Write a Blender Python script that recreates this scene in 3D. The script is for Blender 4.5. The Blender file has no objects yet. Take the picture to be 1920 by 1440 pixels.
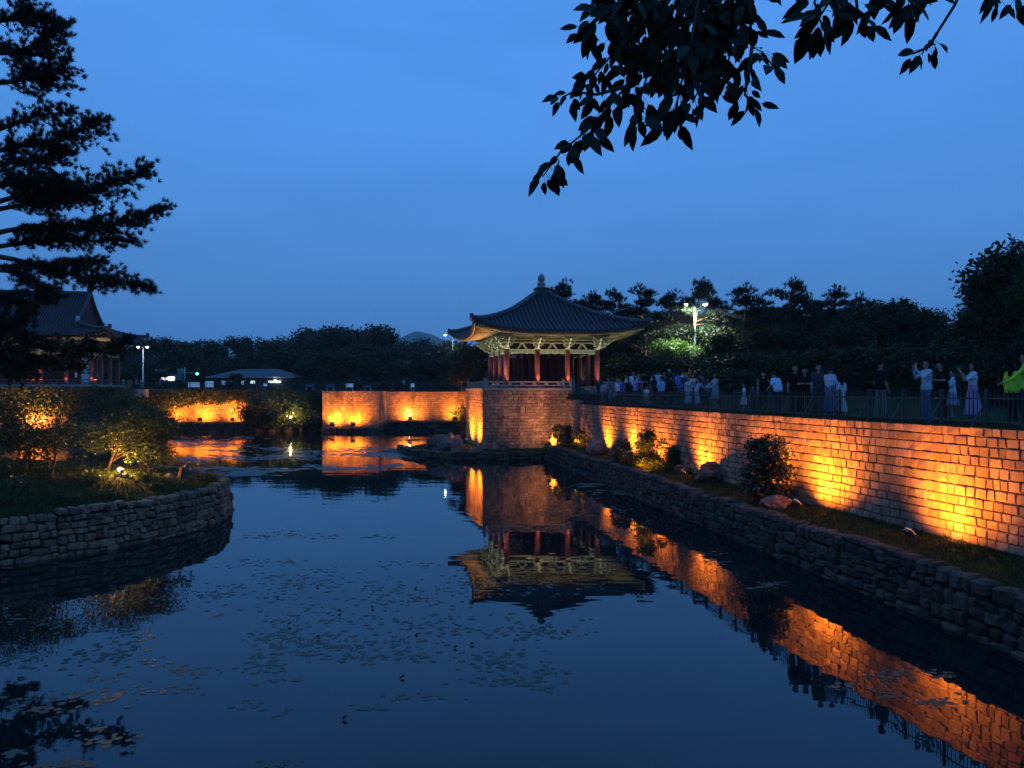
import bpy, bmesh, math, random
import numpy as np
from mathutils import Vector, Matrix, Quaternion, noise
from mathutils.geometry import delaunay_2d_cdt

R = math.radians
random.seed(11)
rng = np.random.default_rng(11)
sc = bpy.context.scene
col = sc.collection

# ------------------------------------------------------------------ camera
CAMZ, HZ, F = 4.6, 735.0, 1442.0
cam = bpy.data.cameras.new('camera')
cam.sensor_width = 36.0
cam.lens = 36.0 * F / 1920.0
cam.clip_start, cam.clip_end = 0.05, 9000.0
camo = bpy.data.objects.new('camera', cam)
col.objects.link(camo)
camo.location = (0, 0, CAMZ)
camo.rotation_euler = (R(90) + math.atan((HZ - 720) / F), 0, 0)
sc.camera = camo

# ------------------------------------------------------------------ dusk sky
EXPOSURE = 2.6
world = bpy.data.worlds.new('World')
sc.world = world
world.use_nodes = True
wn, wl = world.node_tree.nodes, world.node_tree.links
sky = wn.new('ShaderNodeTexSky')
sky.sky_type = 'NISHITA'
sky.sun_disc = False
sky.sun_elevation = R(1.2)
sky.sun_rotation = R(180)          # the sun has gone down behind the viewer
sky.ozone_density = 6.0
sky.dust_density = 0.5
tc = wn.new('ShaderNodeTexCoord')
sep = wn.new('ShaderNodeSeparateXYZ')
wl.new(tc.outputs['Generated'], sep.inputs[0])
mp = wn.new('ShaderNodeMapping')
mp.inputs['Scale'].default_value = (1.1, 1.1, 6.0)
wl.new(tc.outputs['Generated'], mp.inputs[0])
nz = wn.new('ShaderNodeTexNoise')
nz.inputs['Scale'].default_value = 1.5
nz.inputs['Detail'].default_value = 5.0
nz.inputs['Roughness'].default_value = 0.5
wl.new(mp.outputs[0], nz.inputs[0])
# thin evening cloud: thicker towards the horizon, streaky
veil = wn.new('ShaderNodeMapRange')
veil.interpolation_type = 'SMOOTHSTEP'
veil.inputs['From Min'].default_value = 0.02
veil.inputs['From Max'].default_value = 0.50
veil.inputs['To Min'].default_value = 1.0
veil.inputs['To Max'].default_value = 0.80
wl.new(sep.outputs['Z'], veil.inputs['Value'])
ccol = wn.new('ShaderNodeValToRGB')
ccol.color_ramp.elements[0].position = 0.40
ccol.color_ramp.elements[0].color = (0.150, 0.500, 1.24, 1)
ccol.color_ramp.elements[1].position = 0.60
ccol.color_ramp.elements[1].color = (0.172, 0.560, 1.38, 1)
wl.new(nz.outputs['Fac'], ccol.inputs[0])
gain = wn.new('ShaderNodeMapRange')      # the deck is thicker, so darker, low down
gain.interpolation_type = 'SMOOTHSTEP'
gain.inputs['From Min'].default_value = 0.0
gain.inputs['From Max'].default_value = 0.42
gain.inputs['To Min'].default_value = 0.80
gain.inputs['To Max'].default_value = 1.06
wl.new(sep.outputs['Z'], gain.inputs['Value'])
cg = wn.new('ShaderNodeVectorMath')
cg.operation = 'SCALE'
wl.new(ccol.outputs[0], cg.inputs[0])
wl.new(gain.outputs[0], cg.inputs['Scale'])
skg = wn.new('ShaderNodeVectorMath')
skg.operation = 'SCALE'
skg.inputs['Scale'].default_value = 2.2
wl.new(sky.outputs[0], skg.inputs[0])
mix = wn.new('ShaderNodeMix')
mix.data_type = 'RGBA'
wl.new(veil.outputs[0], mix.inputs['Factor'])
wl.new(skg.outputs[0], mix.inputs['A'])
wl.new(cg.outputs[0], mix.inputs['B'])
bg = wn['Background']
bg.inputs['Strength'].default_value = 0.1
wl.new(mix.outputs['Result'], bg.inputs['Color'])

sc.view_settings.view_transform = 'Standard'
sc.view_settings.look = 'None'
sc.view_settings.exposure = EXPOSURE
sc.view_settings.gamma = 1.0
sc.view_settings.use_curve_mapping = False
sc.render.engine = 'CYCLES'
cy = sc.cycles
cy.use_denoising = True
cy.use_light_tree = True
cy.max_bounces = 5
cy.diffuse_bounces = 2
cy.glossy_bounces = 3
cy.transmission_bounces = 2
cy.transparent_max_bounces = 4
cy.volume_bounces = 0
cy.use_adaptive_sampling = True
cy.adaptive_threshold = 0.02
cy.caustics_reflective = False
cy.caustics_refractive = False
cy.sample_clamp_indirect = 2.0
cy.blur_glossy = 0.3


# ================================================================== helpers
def px(x, y, Y):
    """the point at depth Y that the photograph shows at pixel (x, y) of 1920 x 1440"""
    return Vector(((x - 960) / F * Y, Y, CAMZ + (HZ - y) / F * Y))


def sstep(a, b, x):
    t = min(1.0, max(0.0, (x - a) / (b - a)))
    return t * t * (3 - 2 * t)


def tag(o, label=None, cat=None, group=None, kind=None):
    if label: o['label'] = label
    if cat: o['category'] = cat
    if group: o['group'] = group
    if kind: o['kind'] = kind
    return o


def thing(name, label, cat, loc=(0, 0, 0), rz=0.0, group=None):
    o = bpy.data.objects.new(name, None)
    o.empty_display_size = 0.2
    col.objects.link(o)
    o.location = loc
    o.rotation_euler = (0, 0, rz)
    return tag(o, label, cat, group)


def wmat(o):
    m = o.matrix_basis.copy()
    return m if o.parent is None else wmat(o.parent) @ o.matrix_parent_inverse @ m


def put(o, parent=None, world=True):
    """parent o; with world=True its coordinates are world ones"""
    if parent is not None:
        o.parent = parent
        if world:
            o.matrix_parent_inverse = wmat(parent).inverted()
    return o


class MB:
    """collects shapes; build() links them as ONE mesh object"""
    def __init__(self):
        self.v, self.f, self.m = [], [], []

    def add(self, verts, faces, mi=0):
        b = len(self.v)
        self.v.extend([tuple(p) for p in verts])
        for fc in faces:
            self.f.append(tuple(b + i for i in fc))
            self.m.append(mi)
        return self

    def box(self, lo, hi, mi=0, M=None):
        x0, y0, z0 = lo; x1, y1, z1 = hi
        vs = [Vector(p) for p in ((x0, y0, z0), (x1, y0, z0), (x1, y1, z0), (x0, y1, z0),
                                  (x0, y0, z1), (x1, y0, z1), (x1, y1, z1), (x0, y1, z1))]
        if M is not None: vs = [M @ p for p in vs]
        return self.add(vs, [(0, 3, 2, 1), (4, 5, 6, 7), (0, 1, 5, 4), (1, 2, 6, 5), (2, 3, 7, 6), (3, 0, 4, 7)], mi)

    def bbox(self, lo, hi, c=0.015, mi=0, M=None):
        """box with chamfered edges"""
        lo, hi = Vector(lo), Vector(hi)
        vs, idx = [], {}
        for sx in (0, 1):
            for sy in (0, 1):
                for sz in (0, 1):
                    s = (sx, sy, sz)
                    for ax in range(3):
                        p = [hi[i] if s[i] else lo[i] for i in range(3)]
                        for i in range(3):
                            if i != ax: p[i] += -c if s[i] else c
                        idx[(s, ax)] = len(vs)
                        vs.append(Vector(p))
        fs = []
        for ax in range(3):
            a, b = [i for i in range(3) if i != ax]
            for side in (0, 1):
                q = []
                for (i, j) in ((0, 0), (1, 0), (1, 1), (0, 1)):
                    s = [0, 0, 0]; s[ax] = side; s[a] = i; s[b] = j
                    q.append(idx[(tuple(s), ax)])
                fs.append(q)
        for ax in range(3):
            a, b = [i for i in range(3) if i != ax]
            for i in (0, 1):
                for j in (0, 1):
                    s0 = [0, 0, 0]; s0[a] = i; s0[b] = j
                    s1 = list(s0); s1[ax] = 1
                    s0, s1 = tuple(s0), tuple(s1)
                    fs.append((idx[(s0, a)], idx[(s1, a)], idx[(s1, b)], idx[(s0, b)]))
        for sx in (0, 1):
            for sy in (0, 1):
                for sz in (0, 1):
                    fs.append(tuple(idx[((sx, sy, sz), k)] for k in range(3)))
        if M is not None: vs = [M @ p for p in vs]
        return self.add(vs, fs, mi)

    def beam(self, a, b, w, h, mi=0, c=0.0):
        """rectangular bar from a to b, w across, h high"""
        a, b = Vector(a), Vector(b)
        d = (b - a)
        L = d.length
        d.normalize()
        up = Vector((0, 0, 1)) if abs(d.z) < 0.95 else Vector((1, 0, 0))
        s = d.cross(up).normalized()
        u = s.cross(d)
        M = Matrix.Translation(a) @ Matrix((s, d, u)).transposed().to_4x4()
        if c > 0:
            return self.bbox((-w / 2, 0, -h / 2), (w / 2, L, h / 2), c, mi, M)
        return self.box((-w / 2, 0, -h / 2), (w / 2, L, h / 2), mi, M)

    def tube(self, pts, rad, n=8, mi=0, caps=True, squash=1.0):
        pts = [Vector(p) for p in pts]
        if not hasattr(rad, '__len__'): rad = [rad] * len(pts)
        base = len(self.v)
        prev = None
        for i, p in enumerate(pts):
            d = (pts[min(i + 1, len(pts) - 1)] - pts[max(i - 1, 0)])
            if d.length < 1e-9: d = Vector((0, 0, 1))
            d.normalize()
            if prev is None:
                a = Vector((0, 0, 1)) if abs(d.z) < 0.9 else Vector((1, 0, 0))
                s = d.cross(a).normalized()
            else:
                s = (prev - d * prev.dot(d)).normalized()
            prev = s
            t = d.cross(s)
            for k in range(n):
                an = 2 * math.pi * k / n
                self.v.append(tuple(p + (s * math.cos(an) + t * math.sin(an) * squash) * rad[i]))
        for i in range(len(pts) - 1):
            for k in range(n):
                k2 = (k + 1) % n
                self.f.append((base + i * n + k, base + i * n + k2, base + (i + 1) * n + k2, base + (i + 1) * n + k))
                self.m.append(mi)
        if caps:
            self.f.append(tuple(base + k for k in range(n))[::-1]); self.m.append(mi)
            e = base + (len(pts) - 1) * n
            self.f.append(tuple(e + k for k in range(n))); self.m.append(mi)
        return self

    def lathe(self, prof, n=16, c=(0, 0, 0), mi=0):
        base = len(self.v)
        for r, z in prof:
            for k in range(n):
                a = 2 * math.pi * k / n
                self.v.append((c[0] + r * math.cos(a), c[1] + r * math.sin(a), c[2] + z))
        for i in range(len(prof) - 1):
            for k in range(n):
                k2 = (k + 1) % n
                self.f.append((base + i * n + k, base + i * n + k2, base + (i + 1) * n + k2, base + (i + 1) * n + k))
                self.m.append(mi)
        self.f.append(tuple(base + k for k in range(n))[::-1]); self.m.append(mi)
        e = base + (len(prof) - 1) * n
        self.f.append(tuple(e + k for k in range(n))); self.m.append(mi)
        return self

    def mesh(self, name, mats, smooth=False):
        me = bpy.data.meshes.new(name)
        me.from_pydata(self.v, [], self.f)
        if not isinstance(mats, (list, tuple)): mats = [mats]
        for m in mats: me.materials.append(m)
        if len(mats) > 1: me.polygons.foreach_set('material_index', self.m)
        if smooth: me.polygons.foreach_set('use_smooth', [True] * len(me.polygons))
        me.update()
        return me

    def build(self, name, mats, parent=None, smooth=False, world=True):
        o = bpy.data.objects.new(name, self.mesh(name, mats, smooth))
        col.objects.link(o)
        return put(o, parent, world)


def np_mesh(name, V, Fq, mat, smooth=False):
    """mesh from numpy vertices and an (n, 3 or 4) face array"""
    me = bpy.data.meshes.new(name)
    n, k = Fq.shape
    me.vertices.add(len(V)); me.vertices.foreach_set('co', np.asarray(V, dtype=np.float32).ravel())
    me.loops.add(n * k); me.loops.foreach_set('vertex_index', Fq.astype(np.int32).ravel())
    me.polygons.add(n); me.polygons.foreach_set('loop_start', np.arange(0, n * k, k, dtype=np.int32))
    if smooth: me.polygons.foreach_set('use_smooth', np.ones(n, dtype=bool))
    me.materials.append(mat)
    me.update(calc_edges=True)
    me.validate()
    return me


def obj(name, me, parent=None, world=True):
    o = bpy.data.objects.new(name, me)
    col.objects.link(o)
    return put(o, parent, world)


def copy_tree(o, parent=None):
    c = o.copy()
    col.objects.link(c)
    c.parent = parent
    for ch in list(o.children): copy_tree(ch, c)
    return c


# ================================================================== materials
def new_mat(name):
    m = bpy.data.materials.new(name)
    m.use_nodes = True
    return m, m.node_tree.nodes, m.node_tree.links, m.node_tree.nodes['Principled BSDF']


def surf(name, c1, c2=None, rough=0.8, scale=6.0, detail=4.0, bump=0.0, rand=0.0, metal=0.0,
         spec=0.3, stain=None, stain_scale=(3, 3, 0.35), stain_amt=0.6, bscale=None, coords='Object', bdist=0.02):
    """base colour mottled between c1 and c2; rand = brightness change from piece to piece;
    stain = colour of dark vertical run-off streaks"""
    m, n, l, b = new_mat(name)
    b.inputs['Roughness'].default_value = rough
    b.inputs['Metallic'].default_value = metal
    b.inputs['Specular IOR Level'].default_value = spec
    tcn = n.new('ShaderNodeTexCoord')
    geo = n.new('ShaderNodeNewGeometry')
    vec = geo.outputs['Position'] if coords == 'World' else tcn.outputs['Object']
    nt = n.new('ShaderNodeTexNoise')
    nt.inputs['Scale'].default_value = scale
    nt.inputs['Detail'].default_value = detail
    nt.inputs['Roughness'].default_value = 0.6
    l.new(vec, nt.inputs['Vector'])
    ramp = n.new('ShaderNodeValToRGB')
    ramp.color_ramp.elements[0].position = 0.32
    ramp.color_ramp.elements[1].position = 0.68
    ramp.color_ramp.elements[0].color = (*c1, 1)
    ramp.color_ramp.elements[1].color = (*(c2 or c1), 1)
    l.new(nt.outputs['Fac'], ramp.inputs[0])
    out = ramp.outputs[0]
    if rand > 0:
        oi = n.new('ShaderNodeObjectInfo')
        ad = n.new('ShaderNodeMath'); ad.operation = 'ADD'
        l.new(oi.outputs['Random'], ad.inputs[0]); l.new(geo.outputs['Random Per Island'], ad.inputs[1])
        fr = n.new('ShaderNodeMath'); fr.operation = 'FRACT'
        l.new(ad.outputs[0], fr.inputs[0])
        mr = n.new('ShaderNodeMapRange')
        mr.inputs['To Min'].default_value = 1 - rand
        mr.inputs['To Max'].default_value = 1 + rand
        l.new(fr.outputs[0], mr.inputs['Value'])
        sc_ = n.new('ShaderNodeVectorMath'); sc_.operation = 'SCALE'
        l.new(out, sc_.inputs[0]); l.new(mr.outputs[0], sc_.inputs['Scale'])
        out = sc_.outputs[0]
    if stain:
        mpn = n.new('ShaderNodeMapping')
        mpn.inputs['Scale'].default_value = stain_scale
        l.new(geo.outputs['Position'], mpn.inputs[0])
        ns = n.new('ShaderNodeTexNoise')
        ns.inputs['Scale'].default_value = 1.0
        ns.inputs['Detail'].default_value = 5.0
        l.new(mpn.outputs[0], ns.inputs['Vector'])
        rs = n.new('ShaderNodeMapRange')
        rs.interpolation_type = 'SMOOTHSTEP'
        rs.inputs['From Min'].default_value = 0.48
        rs.inputs['From Max'].default_value = 0.70
        rs.inputs['To Max'].default_value = stain_amt
        l.new(ns.outputs['Fac'], rs.inputs['Value'])
        mx = n.new('ShaderNodeMix'); mx.data_type = 'RGBA'
        l.new(rs.outputs[0], mx.inputs['Factor'])
        l.new(out, mx.inputs['A'])
        mx.inputs['B'].default_value = (*stain, 1)
        out = mx.outputs['Result']
    l.new(out, b.inputs['Base Color'])
    if bump > 0:
        nb = n.new('ShaderNodeTexNoise')
        nb.inputs['Scale'].default_value = bscale or scale * 4
        nb.inputs['Detail'].default_value = 4.0
        l.new(vec, nb.inputs['Vector'])
        bn = n.new('ShaderNodeBump')
        bn.inputs['Strength'].default_value = bump
        bn.inputs['Distance'].default_value = bdist
        l.new(nb.outputs['Fac'], bn.inputs['Height'])
        l.new(bn.outputs[0], b.inputs['Normal'])
    return m


def leafmat(name, c1, c2, scale=2.0, trans=0.25, spec=0.25, rough=0.55):
    m, n, l, b = new_mat(name)
    geo = n.new('ShaderNodeNewGeometry')
    oi = n.new('ShaderNodeObjectInfo')
    ad = n.new('ShaderNodeMath'); ad.operation = 'ADD'
    l.new(oi.outputs['Random'], ad.inputs[0]); l.new(geo.outputs['Random Per Island'], ad.inputs[1])
    fr = n.new('ShaderNodeMath'); fr.operation = 'FRACT'
    l.new(ad.outputs[0], fr.inputs[0])
    mx = n.new('ShaderNodeMix'); mx.data_type = 'RGBA'
    mx.inputs['A'].default_value = (*c1, 1); mx.inputs['B'].default_value = (*c2, 1)
    l.new(fr.outputs[0], mx.inputs['Factor'])
    l.new(mx.outputs['Result'], b.inputs['Base Color'])
    b.inputs['Roughness'].default_value = rough
    b.inputs['Specular IOR Level'].default_value = spec
    if trans > 0:
        t = n.new('ShaderNodeBsdfTranslucent')
        l.new(mx.outputs['Result'], t.inputs['Color'])
        ms = n.new('ShaderNodeMixShader')
        ms.inputs[0].default_value = trans
        l.new(b.outputs[0], ms.inputs[1]); l.new(t.outputs[0], ms.inputs[2])
        l.new(ms.outputs[0], n['Material Output'].inputs['Surface'])
    return m


def plain(name, c, rough=0.6, metal=0.0, spec=0.4):
    return surf(name, tuple(v * 0.88 for v in c), tuple(min(1, v * 1.1) for v in c), rough, 5.0, 3.0, metal=metal, spec=spec)


def glow(name, c, strength):
    m, n, l, b = new_mat(name)
    b.inputs['Base Color'].default_value = (*c, 1)
    b.inputs['Emission Color'].default_value = (*c, 1)
    b.inputs['Emission Strength'].default_value = strength
    return m


GRANITE = surf('warm_granite', (0.235, 0.135, 0.088), (0.35, 0.21, 0.14), 0.85, 9.0, 6.0, bump=0.6, rand=0.36,
               stain=(0.06, 0.036, 0.028), stain_scale=(1.3, 1.3, 0.28), stain_amt=0.5, coords='World', bscale=40, bdist=0.012)
GRANITE_FAR = surf('stained_granite', (0.22, 0.13, 0.085), (0.34, 0.21, 0.14), 0.85, 3.0, 6.0, rand=0.22,
                   stain=(0.045, 0.035, 0.03), stain_scale=(0.55, 0.55, 0.16), stain_amt=0.9, coords='World')
MORTAR = surf('dark_joint', (0.022, 0.015, 0.012), (0.04, 0.028, 0.02), 0.95, 12.0, coords='World')
RUBBLE = surf('pond_rubble', (0.120, 0.078, 0.048), (0.225, 0.148, 0.092), 0.88, 7.0, 6.0, bump=0.7, rand=0.42,
              stain=(0.035, 0.034, 0.02), stain_scale=(2.2, 2.2, 1.2), stain_amt=0.6, coords='World', bscale=28, bdist=0.02)
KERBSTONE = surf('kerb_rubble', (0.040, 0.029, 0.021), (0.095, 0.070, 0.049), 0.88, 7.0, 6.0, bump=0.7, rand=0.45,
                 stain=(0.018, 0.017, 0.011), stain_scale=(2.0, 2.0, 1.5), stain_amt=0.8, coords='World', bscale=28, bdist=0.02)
RUBBLE_GAP = surf('rubble_gap', (0.007, 0.006, 0.0045), (0.014, 0.012, 0.009), 0.95, 9.0, coords='World')
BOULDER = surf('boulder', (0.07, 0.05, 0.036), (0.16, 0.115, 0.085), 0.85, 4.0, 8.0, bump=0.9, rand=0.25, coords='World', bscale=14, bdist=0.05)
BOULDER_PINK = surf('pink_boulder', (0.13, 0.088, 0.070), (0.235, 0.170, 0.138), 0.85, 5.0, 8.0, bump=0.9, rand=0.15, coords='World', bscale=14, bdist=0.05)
GRASS = surf('short_grass', (0.016, 0.034, 0.008), (0.040, 0.066, 0.016), 0.95, 3.0, 8.0, bump=0.9, coords='World', bscale=60, bdist=0.05, spec=0.05)
LAWN = surf('lawn', (0.008, 0.020, 0.006), (0.020, 0.038, 0.010), 0.95, 0.6, 8.0, coords='World', spec=0.05)
EARTH = surf('earth_path', (0.10, 0.075, 0.05), (0.17, 0.13, 0.09), 0.95, 2.0, 8.0, coords='World')
PAVE = surf('stone_paving', (0.22, 0.20, 0.18), (0.32, 0.29, 0.26), 0.85, 3.0, 5.0, rand=0.1, coords='World')
BARK = surf('bark', (0.035, 0.022, 0.015), (0.10, 0.06, 0.04), 0.95, 14.0, 6.0, bump=0.8, coords='World', bscale=30)
PINEBARK = surf('red_pine_bark', (0.06, 0.03, 0.02), (0.16, 0.08, 0.05), 0.95, 10.0, 6.0, bump=0.8, coords='World', bscale=25)
TILE = surf('dark_roof_tile', (0.020, 0.022, 0.027), (0.04, 0.042, 0.05), 0.6, 5.0, 6.0, rand=0.15, spec=0.4, coords='World')
TILE_FLAT = surf('dark_valley_tile', (0.008, 0.009, 0.011), (0.016, 0.017, 0.02), 0.7, 5.0, 5.0, spec=0.3, coords='World')
RIDGE = surf('ridge_tile', (0.03, 0.032, 0.037), (0.06, 0.063, 0.07), 0.65, 6.0, 6.0, spec=0.4, coords='World')
LIME = surf('ridge_end_plaster', (0.40, 0.40, 0.40), (0.6, 0.6, 0.58), 0.8, 8.0)
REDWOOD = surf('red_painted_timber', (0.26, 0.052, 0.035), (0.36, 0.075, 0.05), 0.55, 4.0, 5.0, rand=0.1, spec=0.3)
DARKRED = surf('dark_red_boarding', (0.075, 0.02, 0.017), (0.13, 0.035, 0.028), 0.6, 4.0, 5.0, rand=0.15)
RECESS_SHADE = surf('recess_shade', (0.022, 0.010, 0.009), (0.038, 0.016, 0.013), 0.7, 4.0, 5.0)  # near black: the shade between the brackets is put into this colour
GREENWOOD = surf('green_painted_timber', (0.15, 0.24, 0.15), (0.24, 0.34, 0.21), 0.6, 7.0, 5.0, rand=0.2)
PALEWOOD = surf('pale_edged_timber', (0.50, 0.52, 0.36), (0.62, 0.62, 0.44), 0.6, 9.0, 5.0, rand=0.1)
OCHRE = surf('ochre_rafter_paint', (0.20, 0.175, 0.105), (0.30, 0.255, 0.16), 0.6, 9.0, 5.0, rand=0.2)
SOFFIT = surf('soffit_boards', (0.05, 0.055, 0.035), (0.085, 0.085, 0.05), 0.8, 5.0, 4.0)
RAILSTONE = surf('pale_granite', (0.20, 0.16, 0.14), (0.30, 0.25, 0.22), 0.8, 12.0, 5.0, bump=0.3, coords='World')
FENCEGREEN = surf('dark_green_paint', (0.004, 0.020, 0.019), (0.008, 0.032, 0.030), 0.5, 6.0, 4.0, metal=0.0, spec=0.5)
LAMPGREEN = plain('lamp_post_green', (0.009, 0.034, 0.031), 0.7)
GALV = plain('galvanised_steel', (0.42, 0.44, 0.46), 0.45, 0.5)
HOUSING = plain('floodlight_housing', (0.035, 0.035, 0.04), 0.5)
LENS_WARM = glow('warm_lens', (1.0, 0.5, 0.14), 1.0)
LENS_HOT = glow('warm_bulb', (1.0, 0.60, 0.22), 1.6)
LENS_WHITE = glow('white_lamp_lens', (0.93, 0.97, 1.0), 30.0)
LENS_FAINT = glow('white_lamp_lens_faint', (0.9, 0.95, 1.0), 0.5)
LENS_DIM = glow('white_lamp_lens_far', (0.9, 0.95, 1.0), 6.0)
NEEDLE = leafmat('pine_needles', (0.006, 0.014, 0.007), (0.015, 0.028, 0.012), trans=0.1)
NEEDLE_FAR = leafmat('distant_pine_needles', (0.007, 0.016, 0.008), (0.018, 0.032, 0.013), trans=0.1)
FOREST = leafmat('distant_foliage', (0.010, 0.024, 0.008), (0.028, 0.050, 0.017), trans=0.15, spec=0.1)
BROAD = leafmat('broadleaf_foliage', (0.018, 0.045, 0.014), (0.05, 0.095, 0.03), trans=0.25)
FRESH = leafmat('fresh_green_foliage', (0.05, 0.13, 0.02), (0.10, 0.20, 0.035), trans=0.3)
SHRUB = leafmat('shrub_foliage', (0.018, 0.034, 0.010), (0.050, 0.072, 0.020), trans=0.25)
GLOSSY = leafmat('glossy_shrub_leaves', (0.008, 0.018, 0.006), (0.025, 0.042, 0.012), trans=0.1, spec=0.6, rough=0.35)
IVY = leafmat('ivy_leaves', (0.020, 0.032, 0.008), (0.050, 0.062, 0.018), trans=0.15)
CHERRYLEAF = leafmat('cherry_leaf', (0.005, 0.011, 0.004), (0.010, 0.019, 0.006), trans=0.06, spec=0.2)
BLADE = leafmat('grass_blades', (0.014, 0.028, 0.006), (0.040, 0.060, 0.014), trans=0.2)
PAD = leafmat('lily_pad', (0.024, 0.044, 0.028), (0.050, 0.070, 0.044), trans=0.0, spec=0.3, rough=0.5)
DEADPAD = surf('withered_lotus', (0.03, 0.016, 0.012), (0.06, 0.035, 0.022), 0.8, 20.0)


def water_mat():
    m, n, l, b = new_mat('pond_water')
    b.inputs['Base Color'].default_value = (0.006, 0.011, 0.011, 1)
    b.inputs['Roughness'].default_value = 0.015
    b.inputs['IOR'].default_value = 1.333
    b.inputs['Specular IOR Level'].default_value = 0.5
    geo = n.new('ShaderNodeNewGeometry')
    # faint slow swell over the whole pond
    mp1 = n.new('ShaderNodeMapping'); mp1.inputs['Scale'].default_value = (0.55, 1.1, 1)
    l.new(geo.outputs['Position'], mp1.inputs[0])
    n1 = n.new('ShaderNodeTexNoise'); n1.inputs['Scale'].default_value = 1.0; n1.inputs['Detail'].default_value = 2.0
    l.new(mp1.outputs[0], n1.inputs['Vector'])
    b1 = n.new('ShaderNodeBump'); b1.inputs['Strength'].default_value = 1.0; b1.inputs['Distance'].default_value = 0.0055
    l.new(n1.outputs['Fac'], b1.inputs['Height'])
    # fine ripples only where a breath of wind touches the far half
    mp2 = n.new('ShaderNodeMapping'); mp2.inputs['Scale'].default_value = (2.2, 5.0, 1)
    l.new(geo.outputs['Position'], mp2.inputs[0])
    n2 = n.new('ShaderNodeTexNoise'); n2.inputs['Scale'].default_value = 1.0; n2.inputs['Detail'].default_value = 3.0
    l.new(mp2.outputs[0], n2.inputs['Vector'])
    mp3 = n.new('ShaderNodeMapping'); mp3.inputs['Scale'].default_value = (0.05, 0.12, 1)
    l.new(geo.outputs['Position'], mp3.inputs[0])
    n3 = n.new('ShaderNodeTexNoise'); n3.inputs['Scale'].default_value = 1.0; n3.inputs['Detail'].default_value = 3.0
    l.new(mp3.outputs[0], n3.inputs['Vector'])
    r3 = n.new('ShaderNodeMapRange'); r3.interpolation_type = 'SMOOTHSTEP'
    r3.inputs['From Min'].default_value = 0.45; r3.inputs['From Max'].default_value = 0.6
    l.new(n3.outputs['Fac'], r3.inputs['Value'])
    sp = n.new('ShaderNodeSeparateXYZ'); l.new(geo.outputs['Position'], sp.inputs[0])
    ry = n.new('ShaderNodeMapRange'); ry.interpolation_type = 'SMOOTHSTEP'
    ry.inputs['From Min'].default_value = 46; ry.inputs['From Max'].default_value = 66
    l.new(sp.outputs['Y'], ry.inputs['Value'])
    mu = n.new('ShaderNodeMath'); mu.operation = 'MULTIPLY'
    l.new(r3.outputs[0], mu.inputs[0]); l.new(ry.outputs[0], mu.inputs[1])
    mu2 = n.new('ShaderNodeMath'); mu2.operation = 'MULTIPLY'
    l.new(mu.outputs[0], mu2.inputs[0]); l.new(n2.outputs['Fac'], mu2.inputs[1])
    b2 = n.new('ShaderNodeBump'); b2.inputs['Strength'].default_value = 1.0; b2.inputs['Distance'].default_value = 0.012
    l.new(mu2.outputs[0], b2.inputs['Height'])
    l.new(b1.outputs[0], b2.inputs['Normal'])
    l.new(b2.outputs[0], b.inputs['Normal'])
    return m


WATER = water_mat()

ORD = ['first', 'second', 'third', 'fourth', 'fifth', 'sixth', 'seventh', 'eighth', 'ninth', 'tenth', 'eleventh', 'twelfth', 'thirteenth', 'fourteenth', 'fifteenth', 'sixteenth', 'seventeenth', 'eighteenth', 'nineteenth', 'twentieth']

# ================================================================== the setting
WALLTOP = [(15.2, -6.0), (14.0, 0.0), (10.8, 16.2), (9.0, 25.0), (4.5, 52.0)]
TH = R(11.5)
PC = Vector((2.27, 59.5, 0.0))               # middle of the pavilion
PU, PV = Vector((math.cos(TH), math.sin(TH), 0)), Vector((-math.sin(TH), math.cos(TH), 0))


def pav(x, y, z=0.0):
    """pavilion coordinates (x along its front, y to the back, z above its floor) to world"""
    return PC + PU * x + PV * y + Vector((0, 0, z + 4.9))


JOINT = pav(0.75, -4.54)
FD = Vector((0.9945, 0.1045, 0))


def far(x):
    return (x, 92.0 + (x + 16.6) * 0.1051)


BAST = [(-21.8, 88.4), (-15.4, 89.07)]
TERR = (-40.5, 78.0)
pond = [(-95, 1.6), (13.7, 1.6)] + WALLTOP[2:] + [(JOINT.x + 0.05, JOINT.y + 0.1), tuple(pav(0.6, 3.0).xy), (0.5, 76.0), far(0.5),
        far(-15.1), BAST[1], BAST[0], far(-22.1), far(-42.6), TERR, (-95, 67.0)]


def zg(x, y):
    z = 3.0 + 0.8 * sstep(2, 11, y) + 0.65 * sstep(38, 56, y) + 0.22 * sstep(70, 96, y)
    return z


def in_poly(x, y, P):
    c = False
    j = len(P) - 1
    for i in range(len(P)):
        if (P[i][1] > y) != (P[j][1] > y) and x < (P[j][0] - P[i][0]) * (y - P[i][1]) / (P[j][1] - P[i][1]) + P[i][0]:
            c = not c
        j = i
    return c


pts = [Vector(p) for p in pond]
edges = [(i, (i + 1) % len(pond)) for i in range(len(pond))]
for gx in range(-110, 111, 10):
    for gy in range(-30, 141, 10):
        if not in_poly(gx, gy, pond): pts.append(Vector((gx + 0.3, gy + 0.2)))
for a in WALLTOP[2:]: pts.append(Vector((a[0] + 1.6, a[1] + .3)))
for r_ in (240, 500, 1100, 3400):
    for k in range(20):
        pts.append(Vector((r_ * math.cos(k * math.pi / 10), 50 + r_ * math.sin(k * math.pi / 10))))
vo, eo, fo = delaunay_2d_cdt(pts, edges, [], 0, 1e-4)[:3]
fs = [f for f in fo if not in_poly(sum(vo[i].x for i in f) / 3, sum(vo[i].y for i in f) / 3, pond)]
mb = MB()
def zv(v):
    for a in WALLTOP:
        if abs(v.x - a[0]) < .02 and abs(v.y - a[1]) < .02: return 3.8
        if abs(v.x - a[0] - 1.6) < .02 and abs(v.y - a[1] - .3) < .02: return min(3.9, zg(v.x, v.y))
    return zg(v.x, v.y)


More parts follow.
